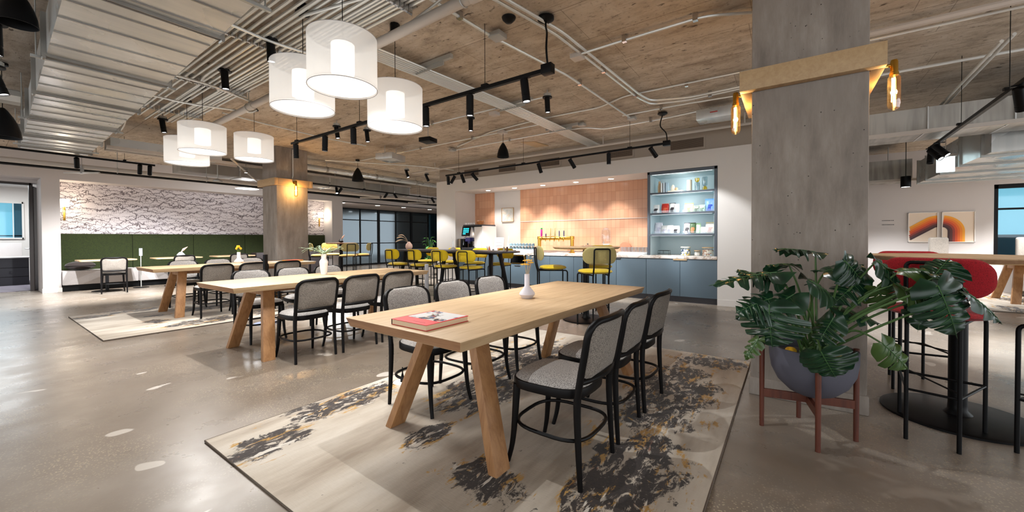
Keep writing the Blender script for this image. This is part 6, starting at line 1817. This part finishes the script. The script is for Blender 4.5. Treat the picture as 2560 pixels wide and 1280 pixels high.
obj('suspension_rod', MB().cyl((0, 0, 0.03), (0, 0, 0.36), 0.006, 6), M['strut'], t)
t = thing('hanging_sensor', 'grey sensor on a long rod hanging in front of the patterned wall', 'sensor', (3.2, 9.9, 2.45))
obj('sensor_head', MB().lathe([(0.085, -0.02), (0.085, 0.0), (0.04, 0.03), (0.015, 0.05)], n=16), M['strut'], t)
obj('suspension_rod', MB().cyl((0, 0, 0.04), (0, 0, 0.77), 0.010, 8), M['strut'], t)

# ---------------------------------------------------------------- spotlights
def head_mesh(aim, L=0.20, r=0.036):
    """cylindrical body hanging from origin and pointing along aim"""
    a = Vector(aim).normalized()
    c = Vector((0, 0, -0.075))
    p0 = c - a * (L * 0.35)
    p1 = c + a * (L * 0.65)
    b = MB().lathe([(0.0, 0.0), (r * 0.85, 0.0), (r, 0.006), (r, L * 0.72), (r * 0.93, L * 0.73), (r * 0.93, L * 0.76), (r, L * 0.77), (r, L), (r * 0.86, L), (r * 0.86, L - 0.012)], p0, 20, cap=False, axis=a)
    ln = MB().lathe([(0.0, 0.0), (r * 0.86, 0.0)], p1 - a * 0.010, 20, cap=False, axis=a)
    st = MB().cyl((0, 0, 0), (0, 0, -0.05), 0.010, 8).beam((0, 0, -0.045), c, 0.016, 0.012)
    return b, ln, st, p1
SPOTS = []
def spot(loc, aim, label, mount, power=40, angle=48, group=None, lit=True, L=0.20, r=0.036, cast=True, soft=0.03, blend=0.45):
    t = thing('spotlight', label, 'spotlight', loc, 0, group)
    b, ln, st, p1 = head_mesh(aim, L, r)
    if mount == 'canopy':
        st.lathe([(0.062, -0.012), (0.065, -0.008), (0.065, 0.006), (0.05, 0.008)], n=20)
        obj('canopy_box', MB().lathe([(0.055, 0.008), (0.055, 0.045)], n=8).cyl((0, 0, 0.04), (0, 0, CZ - loc[2]), 0.008, 6), M['strut'], t, smooth=False)
    else:
        st.box(-0.016, 0.016, -0.05, 0.05, 0.0, 0.012)
    obj('bracket', st, M['black_metal'], t)
    obj('lamp_body', b, M['black_metal'], t)
    obj('lens', ln, M['spot_lens'] if lit else M['black_metal'], t)
    if cast and power > 0:
        a = Vector(aim).normalized()
        w = Vector(loc) + p1 + a * 0.02
        lamp('SPOT', w, power, NEUT, soft, aim=w + a, angle=angle, blend=blend, parent=t)
    return t

def track(p, q, label, name='light_track', drops=()):
    t = thing(name, label, 'light track', (0, 0, 0))
    obj('rail', MB().beam(p, q, 0.036, 0.034), M['black_metal'], t, 0.003, smooth=False)
    if drops:
        d = MB()
        for x, y, z in drops:
            d.cyl((x, y, z + 0.015), (x, y, CZ), 0.003, 6).box(x - 0.02, x + 0.02, y - 0.035, y + 0.035, z + 0.012, z + 0.035)
        obj('suspension_wire', d, M['black_metal'], t, smooth=False)
    return t
tk = track((2.89, 1.70, 2.62), (2.89, 6.05, 2.62), 'black light track hanging across the middle of the room', drops=[(2.89, 2.35, 2.62), (2.89, 4.35, 2.62), (2.89, 5.9, 2.62)])
obj('feed_box', MB().box(2.855, 2.925, 1.62, 1.72, 2.585, 2.665), M['black_metal'], tk, 0.004)
obj('feed_cord', MB().tube(smoothpath([(2.89, 1.67, 2.66), (2.885, 1.68, 2.8), (2.93, 1.70, 2.95), (3.05, 1.78, 3.08), (3.10, 1.81, 3.17)], 5), 0.009, 8), M['black_metal'], tk)
obj('feed_canopy', MB().lathe([(0.03, -0.05), (0.075, -0.02), (0.075, 0.0)], (3.10, 1.81, 3.20), 20), M['black_metal'], tk)
GT = 'spotlights on the middle light track'
for i, (y, az, pw, lb) in enumerate([
    (1.90, (0.02, -0.12, -1), 26, 'black cylinder spotlight nearest the cord end of the middle track'),
    (2.54, (0.03, 0.03, -1), 26, 'black cylinder spotlight second from the cord end of the middle track'),
    (3.16, (0.02, 0.0, -1), 26, 'black cylinder spotlight on the middle track beside the third drum lamp'),
    (4.48, (0.05, 0.05, -1), 32, 'lit black spotlight on the middle track between drum lamp and column, brighter one'),
    (5.14, (0.0, 0.05, -1), 26, 'black spotlight on the middle track, second from its column end'),
    (5.93, (0.10, 0.12, -1), 20, 'tilted black spotlight at the column end of the middle track')]):
    spot((2.89, y, 2.60), az, lb, 'track', pw * 0.45, 60, GT)
GJ = 'spotlights on ceiling canopies'
for (x, y, z, az, pw, lb) in [
    (1.72, 3.98, 3.07, (0.03, 0.0, -1), 24, 'black spotlight under a round canopy left of the largest drum lamp'),
    (1.73, 5.11, 3.07, (0.05, -0.04, -1), 34, 'black spotlight under a round canopy in front of the conduits, second from camera'),
    (1.86, 7.95, 3.07, (0.12, -0.05, -1), 60, 'black spotlight under a round canopy beside the farthest conduits'),
    (4.66, 2.70, 3.12, (0.06, -0.02, -1), 40, 'small lit spotlight fixed to the bare ceiling right of the track'),
    (4.74, 4.15, 3.12, (0.0, 0.0, -1), 30, 'unlit looking black spotlight fixed under the bare ceiling below the track'),
    (4.2, 6.1, 3.12, (0.05, -0.1, -1), 35, 'small spotlight just below the third drum lamp near the speaker'),
    (3.75, 6.3, 3.12, (0.1, -0.1, -1), 35, 'small lit spotlight peeking out under the third drum lamp'),
    (7.0, 8.41, 3.05, (0.1, -0.35, -1), 45, 'lit ceiling spotlight near the kitchen corner, left one'),
    (7.79, 8.5, 3.05, (0.3, -0.3, -1), 45, 'lit ceiling spotlight near the kitchen corner, right one'),
    (3.35, 8.3, 3.12, (0.0, 0.0, -1), 40, 'dark spotlight seen just under the smallest drum lamp')]:
    spot((x, y, z), az, lb, 'canopy', pw, 62, GJ, soft=0.02)
# kitchen track
tk = track((6.55, 1.62, 2.71), (6.55, 6.50, 2.66), 'black light track hanging in front of the kitchen wall', drops=[(6.55, 2.2, 2.70), (6.55, 4.35, 2.68), (6.55, 6.1, 2.665)])
obj('feed_box', MB().box(6.515, 6.585, 1.55, 1.66, 2.67, 2.75), M['black_metal'], tk, 0.004)
obj('feed_cord', MB().tube(smoothpath([(6.55, 1.6, 2.75), (6.56, 1.62, 2.88), (6.53, 1.70, 3.0), (6.55, 1.67, 3.17)], 5), 0.009, 8), M['black_metal'], tk)
obj('feed_canopy', MB().lathe([(0.03, -0.04), (0.075, -0.015), (0.075, 0.0)], (6.55, 1.67, 3.20), 20), M['black_metal'], tk)
GKT = 'spotlights on the kitchen light track'
for (y, az, pw, lb) in [
    (6.43, (0.1, 0.0, -1), 16, 'first spotlight at the left end of the kitchen track, pointing down'),
    (6.26, (-0.35, 0.45, -1), 14, 'lit spotlight facing the camera near the left end of the kitchen track'),
    (5.99, (0.55, 0.0, -1), 30, 'third spotlight from the left end of the kitchen track, tilted to the wall'),
    (5.66, (0.75, -0.35, -0.8), 35, 'fourth spotlight from the left end of the kitchen track, tilted most'),
    (3.98, (0.5, -0.1, -1), 30, 'spotlight tilted to the wall near the middle of the kitchen track'),
    (3.29, (0.75, -0.35, -1), 30, 'spotlight tilted right on the kitchen track above the tap tower'),
    (2.57, (0.05, 0.0, -1), 22, 'upright lit spotlight on the kitchen track left of the shelves'),
    (1.83, (0.9, -0.5, -1), 14, 'spotlight tilted towards the white wall at the cord end of the kitchen track')]:
    pw *= 1.7 if abs(az[0]) > 0.4 else 1.0
    spot((6.55, y, 2.645 + (6.5 - y) * 0.010), az, lb, 'track', pw, 55, GKT, lit=y in (6.26, 2.57), L=0.19)
# left track and wall wash track
tk = track((-2.0, 10.6, 2.76), (2.35, 10.6, 2.72), 'black light track high in front of the patterned wall', drops=[(-1, 10.6, 2.75), (1.9, 10.6, 2.73)])
GL = 'spotlights washing the patterned wall'
for x, lb in ((1.27, 'black spotlight aimed at the patterned wall, leftmost by the duct'), (2.12, 'black spotlight aimed at the patterned wall, left of a close pair'), (2.27, 'black spotlight aimed at the patterned wall, right of a close pair')):
    spot((x, 10.6, 2.71), (0.12, 0.75, -1), lb, 'track', 105, 100, GL, lit=False, blend=0.9)
tk = track((4.6, 10.62, 2.74), (11.0, 10.62, 2.66), 'black light track high in front of the glass partition', drops=[(4.9, 10.62, 2.735), (7.2, 10.62, 2.71), (9.4, 10.62, 2.68)])
GQ = 'spotlights in front of the glass partition'
for x, az, lit, lb in ((6.30, (-0.2, -0.5, -1), True, 'bright spotlight facing the camera left of the glass wall, first lit one'),
                       (6.42, (-0.5, 0.5, -1), False, 'dark spotlight turned away beside the first lit one'),
                       (8.0, (-0.5, 0.4, -1), False, 'dark tilted spotlight midway along the partition track'),
                       (8.35, (0.4, -0.5, -1), True, 'bright spotlight midway along the partition track'),
                       (10.0, (0.6, -0.3, -1), True, 'tilted lit spotlight at the kitchen end of the partition track')):
    spot((x, 10.62, 2.70), az, lb, 'track', 90, 90, GQ, lit=lit)
# right track
tk = track((4.2, -1.50, 2.44), (7.9, -1.60, 2.44), 'black light track slanting across the ceiling at right', drops=[(5.2, -1.527, 2.44), (6.5, -1.562, 2.44)])
GRT = 'spotlights on the right hand track'
for x, az, lit, lb in ((7.82, (-0.15, 0.1, -1), False, 'dark hanging spotlight at the far end of the right track'),
                       (7.7, (-0.5, -0.5, -0.8), True, 'lit spotlight at the far end of the right track, upper lens'),
                       (7.4, (-0.5, -0.6, -0.9), True, 'lit spotlight at the far end of the right track, lower lens'),
                       (5.0, (0.6, -0.3, -1), False, 'large black spotlight near the right edge of the photo')):
    spot((x, -1.50 - (x - 4.2) * 0.027, 2.42), az, lb, 'track', 40, 70, GRT, lit=lit)
for (x, y, z, lb) in ((11.3, -1.95, 2.45, 'small black cylinder downlight hanging left of the art'), (11.5, -3.75, 2.33, 'small black cylinder downlight hanging above the right window')):
    t = thing('cylinder_downlight', lb, 'ceiling light', (x, y, z), 0, 'black cylinder downlights at right')
    obj('lamp_body', MB().lathe([(0.0, 0.0), (0.08, 0.0), (0.08, -0.22), (0.07, -0.22)], n=20, cap=False).cyl((0, 0, 0), (0, 0, CZ - z), 0.006, 6), M['black_metal'], t)
    obj('lens', MB().lathe([(0.0, -0.215), (0.072, -0.215)], n=20, cap=False), M['down_lens'], t)
    lamp('SPOT', (x, y, z - 0.25), 90, NEUT, 0.05, aim=(x + 0.4, y, 0), angle=110, blend=0.8, parent=t)

# ---------------------------------------------------------------- dome pendants
def dome(x, y, ztop, s, label, lit=0):
    t = thing('dome_pendant', label, 'pendant lamp', (x, y, ztop), 0, 'black dome pendants')
    pr = [(0.0, 0.0), (0.012, -0.004), (0.03, -0.025), (0.062, -0.08), (0.088, -0.14), (0.105, -0.205), (0.112, -0.27), (0.108, -0.27), (0.10, -0.205), (0.05, -0.07), (0.0, -0.02)]
    obj('dome_shade', MB().lathe([(a * s, b * s) for a, b in pr], n=28, cap=False), M['black_metal'], t)
    obj('cord', MB().cyl((0, 0, -0.005), (0, 0, CZ - ztop - 0.05), 0.004, 6), M['black_metal'], t)
    obj('ceiling_canopy', MB().lathe([(0.05, -0.03), (0.05, 0.0)], (0, 0, CZ - ztop - 0.02), 16), M['black_metal'], t)
dome(5.87, 4.35, 2.98, 1.0, 'black dome pendant hanging from the ceiling before the kitchen wall')
dome(5.85, 8.9, 3.0, 1.25, 'black dome pendant hanging between far column and kitchen corner')
dome(0.27, 4.60, 3.03, 0.95, 'large black dome pendant cut off by the top left corner')
dome(0.31, 7.25, 2.70, 1.25, 'black dome pendant at the left edge beside the duct')
spot((0.185, 4.95, 2.86), (0.02, 0.05, -1), 'black spotlight cut off by the left edge under the dome pendant', 'canopy', 9, 60, GJ, L=0.26)
spot((0.20, 5.6, 2.70), (0.3, -0.1, -1), 'second black spotlight at the left edge below the dome pendants', 'canopy', 12, 60, GJ, L=0.26)

# ---------------------------------------------------------------- drum lamps
vo = N('sheer_white_drum_fabric')
tr = vo.n('BsdfTransparent'); tr.inputs[0].default_value = (0.96, 0.95, 0.93, 1)
tl = vo.n('BsdfTranslucent'); tl.inputs[0].default_value = (0.93, 0.90, 0.86, 1)
df = vo.n('BsdfDiffuse'); df.inputs[0].default_value = (0.88, 0.86, 0.83, 1)
m1 = vo.n('MixShader'); m1.inputs[0].default_value = 0.5
vo.l(tl.outputs[0], m1.inputs[1]); vo.l(df.outputs[0], m1.inputs[2])
em = vo.n('Emission'); em.inputs[0].default_value = (1.0, 0.955, 0.90, 1); em.inputs[1].default_value = 0.10
ad = vo.n('AddShader'); vo.l(m1.outputs[0], ad.inputs[0]); vo.l(em.outputs[0], ad.inputs[1])
m2 = vo.n('MixShader'); m2.inputs[0].default_value = 0.62
vo.l(tr.outputs[0], m2.inputs[1]); vo.l(ad.outputs[0], m2.inputs[2]); vo.l(m2.outputs[0], vo.out.inputs[0])
M['voile'] = vo.m
M['inner_lamp'] = emis('glowing_inner_drum', (1.0, 0.98, 0.96), 0.36)
M['diffuser'] = emis('lamp_bottom_diffuser', (1.0, 0.985, 0.97), 0.40)
M['rim_wire'] = plain('shade_rim_wire', srgb(176, 172, 172), 0.5)
def drum(x, y, z0, D, Hh, label, canopy, power=9):
    t = thing('drum_pendant', label, 'pendant lamp', (x, y, z0), 0, 'white double drum pendants')
    r = D / 2
    obj('outer_shade', MB().lathe([(r, 0.0), (r, Hh)], n=56, cap=False), M['voile'], t)
    ri = r * 0.34
    obj('inner_shade', MB().lathe([(ri, Hh * 0.30), (ri, Hh * 0.86)], n=32, cap=True), M['inner_lamp'], t)
    obj('bottom_diffuser', MB().lathe([(0.0, 0.012), (r - 0.006, 0.012)], n=56, cap=False), M['diffuser'], t)
    for zz in (0.0, Hh):
        obj('rim_wire', MB().tube([(r * math.cos(2 * PI * i / 56), r * math.sin(2 * PI * i / 56), zz) for i in range(56)], 0.0025, 6, closed=True), M['rim_wire'], t)
    rim = MB()
    for k in range(3):
        a = 2 * PI * k / 3 + 0.4
        rim.tube([(0, 0, Hh - 0.02), (r * math.cos(a), r * math.sin(a), Hh - 0.004)], 0.0022, 6)
    obj('shade_spider', rim, M['rim_wire'], t)
    cz = canopy[2] - z0
    obj('cord', MB().tube([(0, 0, Hh * 0.86), (canopy[0] - x, canopy[1] - y, cz)], 0.003, 6), M['black_metal'], t)
    obj('ceiling_canopy', MB().lathe([(0.058, -0.012), (0.060, -0.006), (0.060, 0.0)], (canopy[0] - x, canopy[1] - y, cz), 24).lathe([(0.045, 0.0), (0.045, CZ - canopy[2])], (canopy[0] - x, canopy[1] - y, cz), 8), M['black_metal'], t)
    lamp('AREA', (x, y, z0 - 0.01), power, (1.0, 0.98, 0.95), D * 0.8, aim=(x, y, 0), parent=t)
drum(1.726, 2.806, 2.36, 0.50, 0.385, 'largest white drum pendant in front, overlapping another drum', (1.74, 2.83, 3.15))
drum(1.737, 3.429, 2.317, 0.50, 0.375, 'white drum pendant partly hidden behind the largest one', (1.74, 3.43, 3.15))
drum(2.403, 3.043, 2.25, 0.50, 0.375, 'white drum pendant right of the largest, beside the light track', (2.40, 3.04, 3.13))
drum(1.836, 6.162, 2.325, 0.50, 0.34, 'white drum pendant of the far trio, front one on its left', (1.84, 6.17, 3.15))
drum(1.875, 6.90, 2.265, 0.50, 0.34, 'white drum pendant of the far trio, half hidden at its left end', (1.88, 6.91, 3.15))
drum(2.568, 6.512, 2.385, 0.50, 0.36, 'white drum pendant of the far trio, standing alone in front of the column', (2.57, 6.51, 3.13))
t = thing('disc_pendant', 'flat bright disc pendant just left of the far column', 'pendant lamp', (4.7, 12.4, 2.62))
obj('shade', MB().lathe([(0.28, 0.0), (0.27, 0.03), (0.02, 0.06)], n=32, cap=False), M['white'], t)
obj('diffuser', MB().lathe([(0.0, 0.005), (0.27, 0.005)], n=32, cap=False), M['diffuser'], t)
obj('cord', MB().cyl((0, 0, 0.05), (0, 0, CZ - 2.62), 0.004, 6), M['black_metal'], t)
lamp('POINT', (4.7, 12.4, 2.55), 20, NEUT, 0.2, parent=t)

# ---------------------------------------------------------------- recessed downlights
def downlight(x, y, z, label, group, power, cast=True, r=0.055):
    t = thing('recessed_downlight', label, 'downlight', (x, y, z), 0, group)
    obj('trim_ring', MB().lathe([(r, 0.0), (r + 0.012, -0.004), (r + 0.012, 0.0)], n=24, cap=False), M['white'], t)
    obj('lens', MB().lathe([(0.0, -0.002), (r, -0.002)], n=24, cap=False), M['down_lens'], t)
    if cast:
        lamp('SPOT', (x, y, z - 0.02), power, (1.0, 0.96, 0.91), 0.04, aim=(x + 0.02, y, 0), angle=95, blend=0.7, parent=t)
for i, y in enumerate((6.52, 5.67, 4.84, 3.97, 3.14)):
    downlight(8.13, y, 2.474, 'recessed downlight in the kitchen soffit, ' + ('leftmost', 'second from left', 'third from left', 'fourth from left, behind the track', 'rightmost beside the shelves')[i], 'kitchen soffit downlights', 16)
for i, x in enumerate((8.57, 10.15, 11.5, 13.05)):
    downlight(x, 14.05, 2.599, 'recessed downlight above the glass partition, ' + ('leftmost', 'second from left', 'third from left', 'rightmost')[i], 'downlights above the glass partition', 30, r=0.09)
downlight(12.3, -3.9, 2.33 - 0.02, 'bright ceiling disc above the right hand window', 'right downlight', 20)

# lamps of the same kind beyond the frame: they are what lights the near floor
def offspot(x, y, z, aim, power, angle=60, soft=0.03):
    t = thing('spotlight', 'black cylinder spotlight on the ceiling above the camera side of the room', 'spotlight', (x, y, z), 0, 'spotlights overhead outside the photo')
    b, ln, st, p1 = head_mesh(aim)
    obj('bracket', st, M['black_metal'], t)
    obj('lamp_body', b, M['black_metal'], t)
    obj('lens', ln, M['spot_lens'], t)
    a = Vector(aim).normalized()
    w = Vector((x, y, z)) + p1 + a * 0.02
    lamp('SPOT', w, power, NEUT, soft, aim=w + a, angle=angle, blend=0.5, parent=t)
offspot(1.65, 1.75, 3.17, (0.02, -0.05, -1), 17, 100, 0.012)
offspot(4.1, -1.3, 3.17, (-0.05, 0.05, -1), 12, 90)
